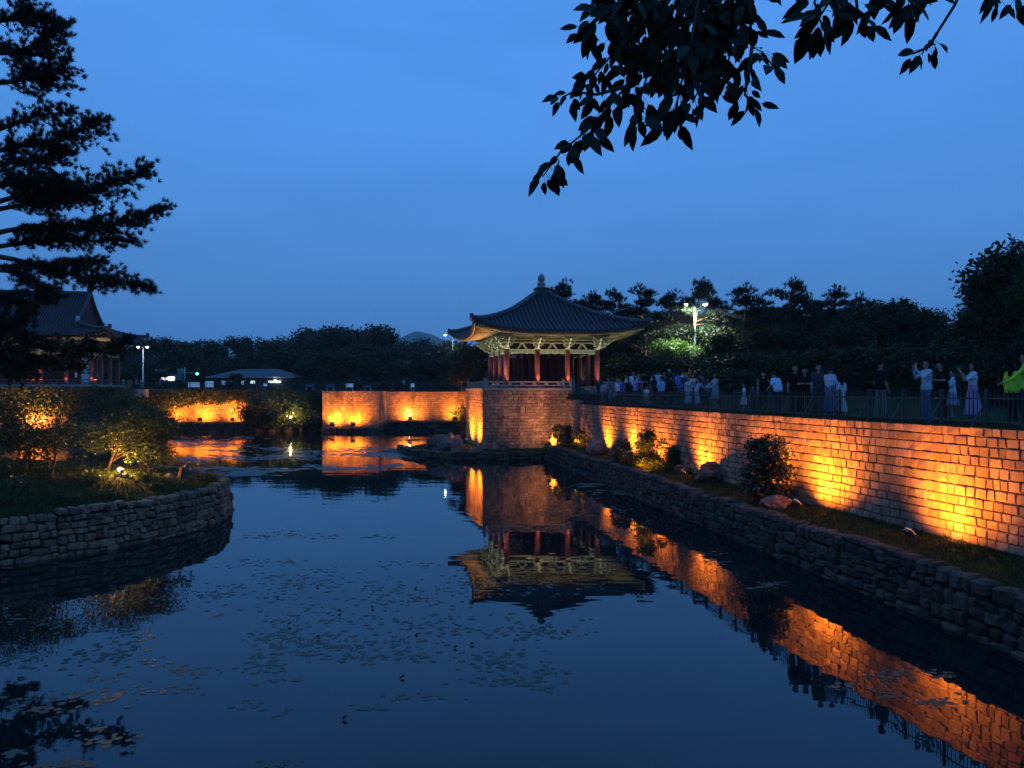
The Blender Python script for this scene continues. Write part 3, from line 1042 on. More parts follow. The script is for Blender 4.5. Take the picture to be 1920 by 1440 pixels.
roof = None
for k in range(4):
    Q = ROT4[k]
    m = MB()
    NA, NT = 24, 14
    vs, f = [], []
    for j in range(NT + 1):
        h = RE + (RT - RE) * j / NT
        for i in range(NA + 1): vs.append(Q @ roof_pt(h * (2 * i / NA - 1), j / NT))
    for j in range(NT):
        for i in range(NA): f.append((j * (NA + 1) + i, j * (NA + 1) + i + 1, (j + 1) * (NA + 1) + i + 1, (j + 1) * (NA + 1) + i))
    m.add(vs, f)
    side = pb(m, 'roof_slope', TILE_FLAT, True)
    n = 38
    for i in range(n):
        a = -RE * .975 + 2 * RE * .975 * i / (n - 1)
        t1 = min(1.0, (RE - abs(a)) / (RE - RT))
        q = [Q @ roof_pt(a, t1 * j / 9, 0.035) for j in range(10)]
        m = MB(); m.tube(q, 0.088, 7, squash=0.9); pb(m, 'tile_row', TILE, True, side)
    # eave edge: tile lip and fascia
    m = MB()
    e0 = [Q @ roof_pt(RE * (2 * i / 30 - 1), 0) for i in range(31)]
    vs = []
    for p in e0: vs += [p + Vector((0, 0, .01)), p - Vector((0, 0, .09))]
    m.add(vs, [(2 * i, 2 * i + 1, 2 * i + 3, 2 * i + 2) for i in range(30)]); pb(m, 'tile_lip', TILE, False, side)
    m = MB()
    inw = Q @ Vector((0, 1, 0))
    vs = []
    for p in e0: vs += [p - Vector((0, 0, .085)) + inw * .1, p - Vector((0, 0, .2)) + inw * .12, p - Vector((0, 0, .2)) + inw * .2]
    m.add(vs, [(3 * i + c_, 3 * i + 1 + c_, 3 * i + 4 + c_, 3 * i + 3 + c_) for i in range(30) for c_ in (0, 1)]); pb(m, 'fascia', OCHRE, False, side)
    # soffit with rafters
    pl = lambda a: Q @ Vector((a * 4.05 / RE, -4.05, 4.02))
    m = MB(); vs, f = [], []
    for i in range(25):
        a = RE * (2 * i / 24 - 1)
        e = Q @ (roof_pt(a, 0) + Vector((0, .15, -.12)))
        for j in range(5): vs.append(pl(a).lerp(e, j / 4) + Vector((0, 0, 0.02)))
    for i in range(24):
        for j in range(4): f.append((i * 5 + j, i * 5 + j + 1, i * 5 + j + 6, i * 5 + j + 5))
    m.add(vs, f); sf = pb(m, 'soffit', SOFFIT)
    nr = 34
    for i in range(nr):
        a = RE * .965 * (2 * i / (nr - 1) - 1)
        e = Q @ (roof_pt(a, 0) + Vector((0, .24, -.20)))
        p0 = pl(a) + Vector((0, 0, -.05))
        if abs(a) < 4.0:      # straight rafters in the middle, fanned at the corners
            p0 = Q @ Vector((a, -4.05, 3.97))
        m = MB(); m.tube([p0, p0.lerp(e, .55) + Vector((0, 0, -.015)), e], 0.072, 7); pb(m, 'rafter', OCHRE, True, sf)
    # hip ridge
    q = [Q @ roof_pt(RE + (RT - RE) * tt - 1e-4, tt, .10) for tt in [j / 12 for j in range(13)]]
    q[0] = q[0] + (q[0] - q[1]).normalized() * .12 + Vector((0, 0, .06))
    m = MB()
    m.tube(q, [.17] + [.165] * 12, 8, squash=1.25)
    hp = pb(m, 'hip_ridge', RIDGE, True)
    d = (q[0] - q[1]).normalized()
    m = MB(); m.bbox((-.13, -.10, -.22), (.13, .06, .30), 0.03, 0, Matrix.Translation(q[0]) @ d.to_track_quat('-Y', 'Z').to_matrix().to_4x4()); pb(m, 'ridge_end_tile', RIDGE, False, hp)
    m = MB(); m.bbox((-.09, -.16, -.14), (.09, -.105, .02), 0.02, 0, Matrix.Translation(q[0]) @ d.to_track_quat('-Y', 'Z').to_matrix().to_4x4()); pb(m, 'plaster_cap', LIME, False, hp)
    # corner beam under the hip
    m = MB(); m.beam(Q @ Vector((4.0, -4.0, 3.95)), Q @ Vector((6.05, -6.05, 4.28)), 0.2, 0.24); pb(m, 'corner_beam', [GREENWOOD], False)
m = MB()
m.bbox((-.56, -.56, 7.08), (.56, .56, 7.30), .03); m.bbox((-.47, -.47, 7.30), (.47, .47, 7.62), .03); m.bbox((-.54, -.54, 7.62), (.54, .54, 7.74), .03)
fb = pb(m, 'finial_base', RIDGE)
m = MB()
m.lathe([(.34, 0), (.38, .08), (.30, .14), (.27, .18), (.33, .26), (.33, .36), (.25, .44), (.17, .48), (.24, .55), (.29, .68), (.28, .82), (.20, .96), (.09, 1.08), (.02, 1.15)], 16, (0, 0, 7.74))
pb(m, 'finial', RAILSTONE, True)

# ================================================================== palace hall on the terrace
HT = R(9.5)
hall = thing('palace_hall', 'large palace hall at the left with a gabled dark tile roof behind pine branches', 'hall', (-44.0, 88.5, 4.93), HT)
# local: x along the front (hall runs to -x), y to the back, z above the terrace; right eave at x = 0
HL, HD = -26.0, 6.7
def hroof(a, tt):
    """front slope: a along the eave, tt 0 at the eave, 1 at the ridge"""
    s = max(0.0, 1 + a / 7.0) if a > -7 else 0.0
    y = -HD * (1 - tt) + 0.5 * (1 - s * s) * (1 - tt)
    z = 5.6 + 5.3 * (.55 * tt + .45 * tt ** 1.8) + 0.85 * s ** 2.4 * (1 - tt) ** 2
    return Vector((a, y, z))


GB, GT = -4.2, 0.42       # the gable stands at x = GB; hip meets it at tt = GT
def hall_tmax(a):
    if a <= GB: return 1.0
    return GT * (-a / -GB)


def hb(m, name, mat, smooth=False, parent=None):
    return m.build(name, mat, parent or hall, smooth, world=False)


for back in (1, -1):
    m = MB(); vs, f = [], []
    As = list(np.linspace(HL, GB, 20)) + list(np.linspace(GB, 0, 14))[1:]
    for a in As:
        tm = hall_tmax(a)
        for j in range(13):
            p = hroof(a, tm * j / 12); vs.append((p.x, p.y * back, p.z))
    for i in range(len(As) - 1):
        for j in range(12): f.append((i * 13 + j, (i + 1) * 13 + j, (i + 1) * 13 + j + 1, i * 13 + j + 1))
    m.add(vs, f); sl = hb(m, 'roof_slope', TILE_FLAT, True)
    if back == 1:
        for a in np.arange(-20.0, -0.1, 0.34):
            tm = hall_tmax(a)
            if tm < .02: continue
            m = MB(); m.tube([hroof(a, tm * j / 8) + Vector((0, 0, .04)) for j in range(9)], .09, 6); hb(m, 'tile_row', TILE, True, sl)
# hipped right end below the gable
def hside(b, tt):
    s = abs(b) / HD
    h = 1 - tt
    x = -0.4 * (1 - s * s) * h + GB * tt
    z = 5.6 + 5.3 * (.55 * GT * tt + .45 * (GT * tt) ** 1.8) + 0.85 * s ** 2.4 * h ** 2
    return Vector((x, b * (1 - GT * tt), z))


m = MB(); vs, f = [], []
for i in range(21):
    for j in range(9): vs.append(hside(HD * (2 * i / 20 - 1), j / 8))
for i in range(20):
    for j in range(8): f.append((i * 9 + j, (i + 1) * 9 + j, (i + 1) * 9 + j + 1, i * 9 + j + 1))
m.add(vs, f); sl = hb(m, 'end_slope', TILE_FLAT, True)
for b in np.arange(-6.3, 6.31, .34):
    m = MB(); m.tube([hside(b, j / 5) + Vector((0, 0, .04)) for j in range(6)], .09, 6); hb(m, 'tile_row', TILE, True, sl)
# gable of red boards
gz0 = hroof(GB, GT).z
gy = HD * (1 - GT)
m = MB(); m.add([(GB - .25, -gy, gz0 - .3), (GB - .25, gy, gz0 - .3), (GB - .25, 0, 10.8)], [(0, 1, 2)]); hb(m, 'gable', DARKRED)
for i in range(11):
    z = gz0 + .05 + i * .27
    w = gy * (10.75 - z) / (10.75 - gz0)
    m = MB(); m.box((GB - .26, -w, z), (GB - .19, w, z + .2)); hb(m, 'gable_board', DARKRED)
for sg in (-1, 1):
    q = [hroof(GB, GT + (1 - GT) * j / 8) for j in range(9)]
    m = MB(); m.tube([Vector((p.x - .05, p.y * sg, p.z + .12)) for p in q], .2, 8); hb(m, 'gable_ridge', RIDGE, True)
    q = [hside(HD * sg, j / 8) for j in range(9)]
    m = MB(); m.tube([Vector((p.x, p.y, p.z + .12)) for p in q], .19, 8); hp = hb(m, 'hip_ridge', RIDGE, True)
    m = MB(); p = q[0]; m.bbox((p.x - .15, p.y - .15, p.z - .05), (p.x + .18, p.y + .15, p.z + .5), .03); hb(m, 'ridge_end_tile', RIDGE, False, hp)
    m = MB(); p = Vector((GB, -gy * sg, gz0)); m.bbox((p.x - .1, p.y - .22, p.z - .05), (p.x + .22, p.y + .22, p.z + .6), .04); hb(m, 'ridge_end_tile', LIME, False, hp)
m = MB(); m.bbox((HL, -.24, 10.75), (GB + .05, .24, 11.15), .05); rd = hb(m, 'main_ridge', RIDGE)
m = MB(); m.bbox((GB - .35, -.3, 11.1), (GB + .25, .3, 11.75), .1); m.bbox((GB - .1, -.2, 11.7), (GB + .3, .2, 12.1), .08); hb(m, 'ridge_ornament', RIDGE, False, rd)
# eaves, rafters, brackets
m = MB(); m.add([(HL, -HD + .6, 5.5), (-.5, -HD + .6, 5.5), (-.5, HD - .6, 5.5), (HL, HD - .6, 5.5)], [(0, 1, 2, 3)]); m.box((HL, -4.3, 4.4), (-2.6, 4.3, 5.45)); sf = hb(m, 'soffit', SOFFIT)
for a in np.arange(-17.0, -.2, .42):
    e = hroof(a, 0); m = MB(); m.tube([Vector((min(a, -2.2), -4.4, 5.35)), Vector((a, e.y + .25, e.z - .15))], .075, 6); hb(m, 'rafter', OCHRE, True, sf)
for b in np.arange(-6.2, 6.3, .45):
    e = hside(b, 0); m = MB(); m.tube([Vector((-2.2, max(-4.4, min(4.4, b)), 5.35)), Vector((e.x - .25, b, e.z - .15))], .075, 6); hb(m, 'rafter', OCHRE, True, sf)
hx = [-2.6 - 2.55 * i for i in range(7)]
for x in hx:
    for y in (-4.2, 4.2):
        m = MB(); m.lathe([(.3, 0), (.24, .12), (.235, 3.3)], 12, (x, y, 0.45)); hb(m, 'column', REDWOOD, True)
    m = MB()
    for k in range(3): m.beam((x, -4.2, 4.1 + k * .3), (x, -4.75 - k * .3, 4.15 + k * .3), .16, .18); m.beam((x - .5, -4.5 - k * .25, 4.15 + k * .3), (x + .5, -4.5 - k * .25, 4.15 + k * .3), .14, .12, 1)
    hb(m, 'bracket_set', [GREENWOOD, PALEWOOD])
for y in (-1.4, 1.4):
    m = MB(); m.lathe([(.3, 0), (.24, .12), (.235, 3.3)], 12, (-2.6, y, 0.45)); hb(m, 'column', REDWOOD, True)
m = MB(); m.beam((HL, -4.2, 3.85), (-2.4, -4.2, 3.85), .22, .3); hb(m, 'lintel', GREENWOOD)
m = MB(); m.beam((-2.6, -4.2, 3.85), (-2.6, 4.2, 3.85), .22, .3); hb(m, 'lintel', GREENWOOD)
m = MB(); m.bbox((HL, -5.2, -.3), (-1.6, 5.2, .45), .05); hb(m, 'floor_slab', RAILSTONE)
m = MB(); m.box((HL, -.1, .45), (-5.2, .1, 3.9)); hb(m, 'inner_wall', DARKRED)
# red balustrade round the floor, then the pale stone railing on the terrace edge
m = MB(); m.beam((HL, -4.95, 1.0), (-1.8, -4.95, 1.0), .07, .07); m.beam((-1.8, -4.95, 1.0), (-1.8, 4.95, 1.0), .07, .07); m.beam((HL, -4.95, .7), (-1.8, -4.95, .7), .05, .05)
hb(m, 'balustrade_rail', REDWOOD)
for x in np.arange(-16, -1.7, .85):
    m = MB(); m.box((x - .04, -4.99, .45), (x + .04, -4.91, .98)); hb(m, 'balustrade_post', REDWOOD)

tr = thing('stone_railing', 'pale stone railing along the edge of the palace terrace', 'railing', (-50, 75.6, 4.95))
a, b = Vector((-62.0, 73.85, 4.95)), Vector((-40.75, 78.2, 4.95))
dd = (b - a).normalized()
for z in (.14, .40):
    m = MB(); m.beam(a + Vector((0, 0, z)), b + Vector((0, 0, z)), .14, .09); m.build('rail', RAILSTONE, tr)
for i in range(33):
    p = a.lerp(b, i / 32)
    m = MB(); h = .62 if i % 4 == 0 else .38
    m.bbox((p.x - .07, p.y - .07, p.z), (p.x + .07, p.y + .07, p.z + h), .012); m.build('railing_post', RAILSTONE, tr)

# ================================================================== island
ISL = [(-30, 13.5), (-24, 15.0), (-18, 17.6), (-13.6, 20.4), (-12.6, 21.3), (-11.6, 22.6), (-10.8, 24.6), (-10.38, 26.8), (-10.5, 28.8), (-11.3, 31.0), (-14.0, 34.0), (-19.0, 36.5), (-26.0, 38.0)]
def smooth_poly(P, sub=4):
    out = []
    for i in range(len(P) - 1):
        p0, p1, p2, p3 = P[max(i - 1, 0)], P[i], P[i + 1], P[min(i + 2, len(P) - 1)]
        for k in range(sub):
            u = k / sub
            out.append(tuple(0.5 * ((2 * p1[c]) + (-p0[c] + p2[c]) * u + (2 * p0[c] - 5 * p1[c] + 4 * p2[c] - p3[c]) * u * u + (-p0[c] + 3 * p1[c] - 3 * p2[c] + p3[c]) * u ** 3) for c in (0, 1)))
    return out + [P[-1]]


ISLP = smooth_poly(ISL)
t = thing('island_wall', 'curved grey rubble stone wall around the pond island at the left', 'wall', (-12, 23, 0))
core(ISLP, -0.5, 1.1, 0.25, 0.5, RUBBLE_GAP, t, batter=0.16)
ms = coursed(ISLP, -0.1, 1.27, 0.205, 0.17, 0.46, 0.42, rub=True, batter=0.16, seed=61)
ms = [m for m in ms if m.translation.y > 15.5]
place_pieces(t, 'stone', 'stone_courses', RUB, ms, 300, key=lambda m: (0 if m.translation.x > -14.8 and m.translation.y < 31 else 40) + m.translation.y)


def isl_z(x, y):
    """height of the island's mound"""
    d = min((Vector((x, y)) - Vector(p)).length for p in ISLP)
    return 1.16 + 0.55 * sstep(0.2, 4.5, d) + 0.35 * sstep(4, 12, d) + 0.05 * noise.noise((x * 1.3, y * 1.3, 1))


cen = Vector((-20.5, 26.5))
m = MB(); vs, f = [], []
NR = 14
inner = [Vector(p) + (cen - Vector(p)).normalized() * .42 for p in ISLP] 
for p in inner:
    for j in range(NR):
        q = p.lerp(cen, (j / (NR - 1)) ** 1.3)
        vs.append((q.x, q.y, isl_z(q.x, q.y)))
for i in range(len(inner) - 1):
    for j in range(NR - 1): f.append((i * NR + j, (i + 1) * NR + j, (i + 1) * NR + j + 1, i * NR + j + 1))
m.add(vs, f)
tag(m.build('island_ground', GRASS, smooth=True), kind='structure')


# ================================================================== foliage makers
def quads(P, N, size, asp=0.55, r=None):
    """leaf shapes (4 points each) at P, plane normals N, random spin"""
    r = r or rng
    n = len(P)
    N = N / (np.linalg.norm(N, axis=1, keepdims=True) + 1e-9)
    A = r.normal(size=(n, 3))
    A -= N * (A * N).sum(1, keepdims=True)
    A /= np.linalg.norm(A, axis=1, keepdims=True) + 1e-9
    B = np.cross(N, A)
    s = (size * r.uniform(.65, 1.35, size=(n, 1)))
    V = np.stack([P - A * s * .5, P + B * s * asp * .5 + A * s * .05, P + A * s * .5 - N * s * .12, P - B * s * asp * .5 + A * s * .05], 1).reshape(-1, 3)
    Fq = np.arange(n * 4).reshape(-1, 4)
    return V, Fq


def lobes_points(lobes, n, r, shell=0.45):
    L = np.array([[*c, rr, fz] for c, rr, fz in lobes])
    w = L[:, 3] ** 2; w /= w.sum()
    k = r.choice(len(L), size=n, p=w)
    D = r.normal(size=(n, 3)); D /= np.linalg.norm(D, axis=1, keepdims=True)
    rad = L[k, 3] * r.uniform(0, 1, n) ** shell
    off_ = D * rad[:, None]; off_[:, 2] *= L[k, 4]
    return L[k, :3] + off_, D


def limb_mesh(m, a, b, r0, r1, bend, r, n=6, mi=0, segs=5):
    a, b = Vector(a), Vector(b)
    w = Vector((r.uniform(-1, 1), r.uniform(-1, 1), r.uniform(-.2, .5))) * bend
    q = [a.lerp(b, i / segs) + w * math.sin(math.pi * i / segs) + Vector((r.uniform(-1, 1), r.uniform(-1, 1), 0)) * bend * .12 for i in range(segs + 1)]
    q[0], q[-1] = a, b
    m.tube(q, [r0 + (r1 - r0) * i / segs for i in range(segs + 1)], n, mi)


def broad_tree(name, seed, H, RX, nleaf, leaf, mat, trunk_h=.3, nl=11, bark=BARK, flat=.75, multi=1, lean=0.0, spread=1.0):
    """tree with trunk, limbs and an uneven leafy crown; returns (root, height)"""
    r = random.Random(seed); g = np.random.default_rng(seed)
    root = thing(name, '', 'tree')
    lobes = []
    for i in range(nl):
        an = r.uniform(0, 6.283); u = r.uniform(0, 1) ** .6
        z = H * (trunk_h + (1 - trunk_h) * r.uniform(.12, .86))
        e = math.sin(math.pi * min(.98, max(.16, (z / H - trunk_h * .7) / (1 - trunk_h * .7)))) ** .6
        lobes.append(((RX * u * .72 * e * math.cos(an) * spread + lean * (z / H), RX * u * .72 * e * math.sin(an), z), RX * r.uniform(.26, .46), flat * r.uniform(.7, 1.0)))
    lobes.append(((lean * .8, 0, H * .8), RX * .42, flat))
    if multi >= 3 and trunk_h < .15:
        for i in range(5): lobes.append(((RX * .5 * math.cos(i * 1.26), RX * .5 * math.sin(i * 1.26), H * .17), RX * .42, .6))
    m = MB()
    for k in range(multi):
        bx = Vector((r.uniform(-.25, .25), r.uniform(-.25, .25), 0)) * (multi - 1) * .6
        top = Vector((lean * .6 + r.uniform(-.1, .1) * H, r.uniform(-.08, .08) * H, H * (trunk_h + .25)))
        r0 = H * .028 / (multi ** .5)
        limb_mesh(m, bx, top, r0, r0 * .45, H * .03, r, 8, segs=7)
        for (c, rr, _) in lobes[k::multi]:
            s0 = bx.lerp(top, r.uniform(.45, .95))
            limb_mesh(m, s0, c, r0 * .4, r0 * .1, H * .03, r, 5)
    m.build('trunk', bark, root, True, world=False)
    P, D = lobes_points(lobes, nleaf, g)
    P += g.normal(size=P.shape) * leaf * .6
    N = D * .5 + g.normal(size=P.shape) * .7 + np.array([0, 0, .35])
    V, Fq = quads(P, N, leaf, .6, g)
    obj('crown', np_mesh('crown', V, Fq, mat), root, world=False)
    return root


def needles(C, A, k, length, width, g, spread=.75):
    """tufts at C with axes A, k thin needles each"""
    n = len(C)
    D = np.repeat(A, k, 0) + g.normal(size=(n * k, 3)) * spread
    D /= np.linalg.norm(D, axis=1, keepdims=True) + 1e-9
    P = np.repeat(C, k, 0)
    S = np.cross(D, g.normal(size=D.shape)); S /= np.linalg.norm(S, axis=1, keepdims=True) + 1e-9
    L = length * g.uniform(.6, 1.15, size=(n * k, 1))
    V = np.stack([P - S * width * .5, P + S * width * .5, P + D * L], 1).reshape(-1, 3)
    return V, np.arange(n * k * 3).reshape(-1, 3)


def pine_tree(name, seed, H, RX, ntuft, mat, bark=PINEBARK, bare=.35, tl=.42, k=9):
    """red pine: bent trunk, irregular tiers of branches ending in tufted pads"""
    r = random.Random(seed); g = np.random.default_rng(seed)
    root = thing(name, '', 'tree')
    m = MB()
    lean = Vector((r.uniform(-.08, .08), r.uniform(-.08, .08), 0)) * H
    tq = [Vector((0, 0, 0)) + lean * (i / 8) ** 1.4 + Vector((math.sin(i * .9 + seed) * .012 * H, math.cos(i * 1.3 + seed) * .012 * H, H * .97 * i / 8)) for i in range(9)]
    m.tube(tq, [H * .02 * (1 - .82 * i / 8) + .02 for i in range(9)], 8)
    pads = []
    nb = 15
    for i in range(nb):
        f = bare + (1 - bare) * (i + r.uniform(-.3, .3)) / nb
        f = min(.97, f)
        j = min(7, int(f * 8)); p = tq[j].lerp(tq[j + 1], f * 8 - j)
        an = r.uniform(0, 6.283)
        L = RX * (1.0 - .75 * max(0.0, (f - bare) / (1 - bare)) ** 1.6) * r.uniform(.55, 1.1)
        e = p + Vector((math.cos(an) * L, math.sin(an) * L, L * r.uniform(.05, .45)))
        limb_mesh(m, p, e, H * .006 + .015, .02, L * .08, r, 5)
        pads.append((e, L * .33 + .35, .38)); pads.append((p.lerp(e, .62) + Vector((0, 0, .15)), L * .3 + .3, .38))
    pads.append((tq[8], RX * .26, .7)); pads.append((tq[7] + Vector((.3, .1, .1)), RX * .34, .5))
    m.build('trunk', bark, root, True, world=False)
    P, D = lobes_points([(tuple(c), rr, fz) for c, rr, fz in pads], ntuft, g, .55)
    A = np.array([0, 0, .95]) + D * .45 + g.normal(size=P.shape) * .18
    V, Fq = needles(P, A, k, tl, tl * .16, g, .42)
    obj('crown', np_mesh('crown', V, Fq, mat), root, world=False)
    return root


def plant(proto, loc, s, rz, label, group=None, first=set(), sz=None):
    """the first call for a prototype moves it, later ones copy it with its parts"""
    if proto.name in first:
        o = copy_tree(proto)
    else:
        first.add(proto.name); o = proto
    o.location = loc
    o.rotation_euler = (0, 0, rz)
    o.scale = (s, s, sz or s)
    o['label'] = label
    if group: o['group'] = group
    return o


def rock(name, label, loc, size, seed, mat=BOULDER, rz=0.0, rough=.32):
    bm = bmesh.new()
    bmesh.ops.create_icosphere(bm, subdivisions=3, radius=1.0)
    o_ = Vector((seed * 3.17, seed * 1.31, seed * 2.7))
    for v in bm.verts:
        n1 = noise.noise(v.co * 1.1 + o_) * rough * 1.3 + noise.noise(v.co * 2.6 + o_) * rough * .6 + noise.noise(v.co * 6 + o_) * rough * .2
        c = v.co.normalized()
        # chop into facets
        for k in range(7):
            q = Vector((math.sin(seed * 7 + k * 2.4), math.cos(seed * 5 + k * 1.7), math.sin(seed * 3 + k * 3.1))).normalized()
            dd_ = c.dot(q) - .72
            if dd_ > 0: n1 -= dd_ * .55
        v.co = c * (1 + n1)
        v.co.x *= size[0]; v.co.y *= size[1]; v.co.z *= size[2]
    me = bpy.data.meshes.new(name)
    bm.to_mesh(me); bm.free()
    me.materials.append(mat)
    o = obj(name, me)
    o.location = loc
    o.rotation_euler = (0, 0, rz)
    return tag(o, label, 'rock')

from mathutils.bvhtree import BVHTree
_g = bpy.data.objects['ground'].data
_bvh = BVHTree.FromPolygons([v.co.copy() for v in _g.vertices], [tuple(p.vertices) for p in _g.polygons])
def gz(x, y):
    h = _bvh.ray_cast(Vector((x, y, 60)), Vector((0, 0, -1)))
    return h[0].z if h[0] is not None else zg(x, y)


def wall_at(xp, inset=0.0):
    """point on the right wall that shows at pixel column xp, and the wall's direction"""
    k = (xp - 960) / F
    for a, b in zip(WALL, WALL[1:]):
        a_, b_ = Vector(a), Vector(b)
        d = b_ - a_
        den = d.x - k * d.y
        u = (k * a_.y - a_.x) / den
        if 0 <= u <= 1:
            p = a_ + d * u
            d.normalize()
            n_ = Vector((d.y, -d.x))
            return Vector((*(p + n_ * inset), 0)), Vector((d.x, d.y, 0)), Vector((*n_, 0))
    return Vector((5, 50, 0)), Vector((.2, -1, 0)), Vector((-1, -.2, 0))


# ================================================================== floodlights along the walls
for fx, tx, tz, w, ang, off_, lab in (
        (1104, 1106, 2.3, 150, 150, .9, 'small floodlight at the wall foot nearest the platform'),
        (1140, 1141, 2.1, 280, 128, .65, 'floodlight behind the lit boulder at the wall foot'),
        (1189, 1190, 2.3, 300, 135, .8, 'floodlight hidden behind the dark low bush by the wall'),
        (1238, 1240, 2.5, 150, 140, .9, 'floodlight behind the orange lit bush'),
        (1321, 1324, 2.3, 280, 138, .9, 'floodlight beside the dark boulder at the wall foot'),
        (1446, 1450, 2.5, 240, 140, .9, 'floodlight behind the tall glossy bush'),
        (1552, 1556, 2.5, 330, 140, 1.0, 'black floodlight beside the flat pink rock on the ledge'),
        (1786, 1794, 2.5, 255, 142, 1.15, 'nearest black floodlight on the grass ledge under the wall')):
    p, d, n_ = wall_at(fx, off_)
    q, _, _ = wall_at(tx)
    flood(lab, (p.x, p.y, 1.36), (q.x, q.y, tz), w, angle=ang, blend=1.0, group='floodlights along the right wall')
flood('floodlight on the rocks at the front corner of the platform', pav(-6.3, -3.2, -3.7), pav(-5.25, -3.1, -2.4), 430, angle=155, blend=1)
flood('floodlight on the rocks at the rear of the platform side', pav(-6.3, 0.3, -3.7), pav(-5.25, 0.2, -2.4), 430, angle=155, blend=1)
flood('floodlight low on the ledge facing the platform front', (2.6, 51.6, 1.5), pav(-1.2, -4.5, -1.6), 95, (1.0, .50, .20), 120, 1.0)
for i, (x, o_, w) in enumerate(((-39.0, 1.6, 330), (-36.0, 1.6, 420), (-32.4, 1.6, 380), (-12.2, 1.65, 380), (-6.9, 1.65, 330), (-3.4, 1.65, 260))):
    fx, fy = far(x)
    lab = ['leftmost of three floodlights under the distant ivy wall', 'middle one of three floodlights under the distant ivy wall', 'rightmost of three floodlights under the distant ivy wall',
           'floodlight under the distant wall just right of the bastion', 'floodlight under the distant wall midway to the platform', 'floodlight under the distant wall close behind the platform'][i]
    flood(lab, (fx + .1 * o_, fy - o_, 1.45), (fx, fy, 2.7), w, angle=150, blend=1, size=.34)
for x, lab in ((-20.4, 'left floodlight on a pedestal in front of the bastion'), (-18.1, 'right floodlight on a pedestal in front of the bastion')):
    y = BAST[0][1] + (x - BAST[0][0]) * .105
    flood(lab, (x, y - 1.15, .95), (x + .1, y, 2.1), 400, angle=150, blend=1, size=.4)
for x, lab in ((-66, 'leftmost floodlight below the terrace wall behind the island'), (-59, 'second floodlight from the left below the terrace wall'), (-53, 'third floodlight from the left below the terrace wall'), (-47.5, 'floodlight below the terrace wall near its corner')):
    y = 78 + (x + 40.5) * .2016
    flood(lab, (x + .3, y - 1.7, 1.3), (x, y, 2.6), 1500, (1, .36, .06), angle=140, blend=1, size=.3)
# bare bulbs that face the viewer
for (x, y, D, w, lab) in ((283, 787, 79, 30, 'bright bulb lamp among shrubs at the terrace foot'), (268, 783, 78, 30, 'upper bright bulb lamp among shrubs at the terrace foot'),
                          (545, 784, 86.2, 160, 'bright bulb lamp under the distant bushes left of the bastion'), (768, 780, 92, 25, 'bright bulb lamp on the distant ledge right of the bastion')):
    p = px(x, y, D)
    flood(lab, p, p + Vector((-1.0, -1.6, 1.2)), w, (1, .58, .2), 120, .8, .26, LENS_HOT, name='bulb_lamp')

# pavilion lighting
for x, y, z, tx, ty, w, lab in ((-4.5, -4.15, .25, -3.6, -4.0, 32, 'floodlight inside the railing at the left front corner of the pavilion'), (-2.2, -4.15, .25, -2.2, -4.3, 25, 'floodlight inside the railing before the left bay'),
                                (0.0, -4.15, .25, 0.0, -4.3, 25, 'floodlight inside the railing before the middle bay'), (2.4, -4.7, -.1, 2.3, -4.4, 27, 'floodlight on the grass before the right bay'),
                                (5.2, -5.0, -.1, 4.4, -4.2, 36, 'floodlight on the grass at the right front corner of the pavilion'),
                                (-4.9, -1.6, .25, -4.3, -1.6, 32, 'floodlight inside the railing on the left side of the pavilion'), (-4.9, 1.6, .25, -4.3, 1.6, 32, 'rear floodlight inside the railing on the left side of the pavilion'),
                                (5.0, 1.0, .0, 4.4, 1.0, 21, 'floodlight on the right side of the pavilion')):
    flood(lab, pav(x, y, z), pav(tx, ty, 4.0), w, (1.0, .95, .70), 125, .7, .2, LENS_WARM, .05)
for x, y, w, lab in ((-1.05, -3.86, 14, 'small warm uplight at the second column of the pavilion'), (1.2, -3.86, 11, 'small warm uplight at the third column of the pavilion'), (-3.3, -3.86, 5, 'small warm uplight at the corner column of the pavilion'), (3.5, -3.86, 5, 'small warm uplight at the right corner column of the pavilion')):
    flood(lab, pav(x, y, .16), pav(x - .05, -3.5, 1.6), w, (1.0, .55, .36), 60, .8, .1, LENS_WARM, .03)
# hall lighting
HM = Matrix.Translation((-44.0, 88.5, 4.93)) @ Matrix.Rotation(HT, 4, 'Z')
for i, x in enumerate((-2.6, -5.15, -7.7, -12.8)):
    flood(['warm uplight at the corner column of the palace hall', 'warm uplight at the second column of the palace hall', 'warm uplight at the third column of the palace hall', 'warm uplight at the far left column of the palace hall'][i],
          HM @ Vector((x + .1, -4.75, .55)), HM @ Vector((x, -4.3, 2.0)), (40, 45, 55, 200)[i], (1.0, .40, .14), 70, .7, .2)
flood('pale floodlight below the right eave of the palace hall', HM @ Vector((-1.9, -5.4, .3)), HM @ Vector((-1.2, -5.4, 5.0)), 170, (1.0, .86, .5), 100, .8, .25)
flood('pale floodlight below the front eave of the palace hall', HM @ Vector((-8, -5.8, .2)), HM @ Vector((-8, -5.6, 5.0)), 110, (1.0, .86, .5), 120, .8, .25)

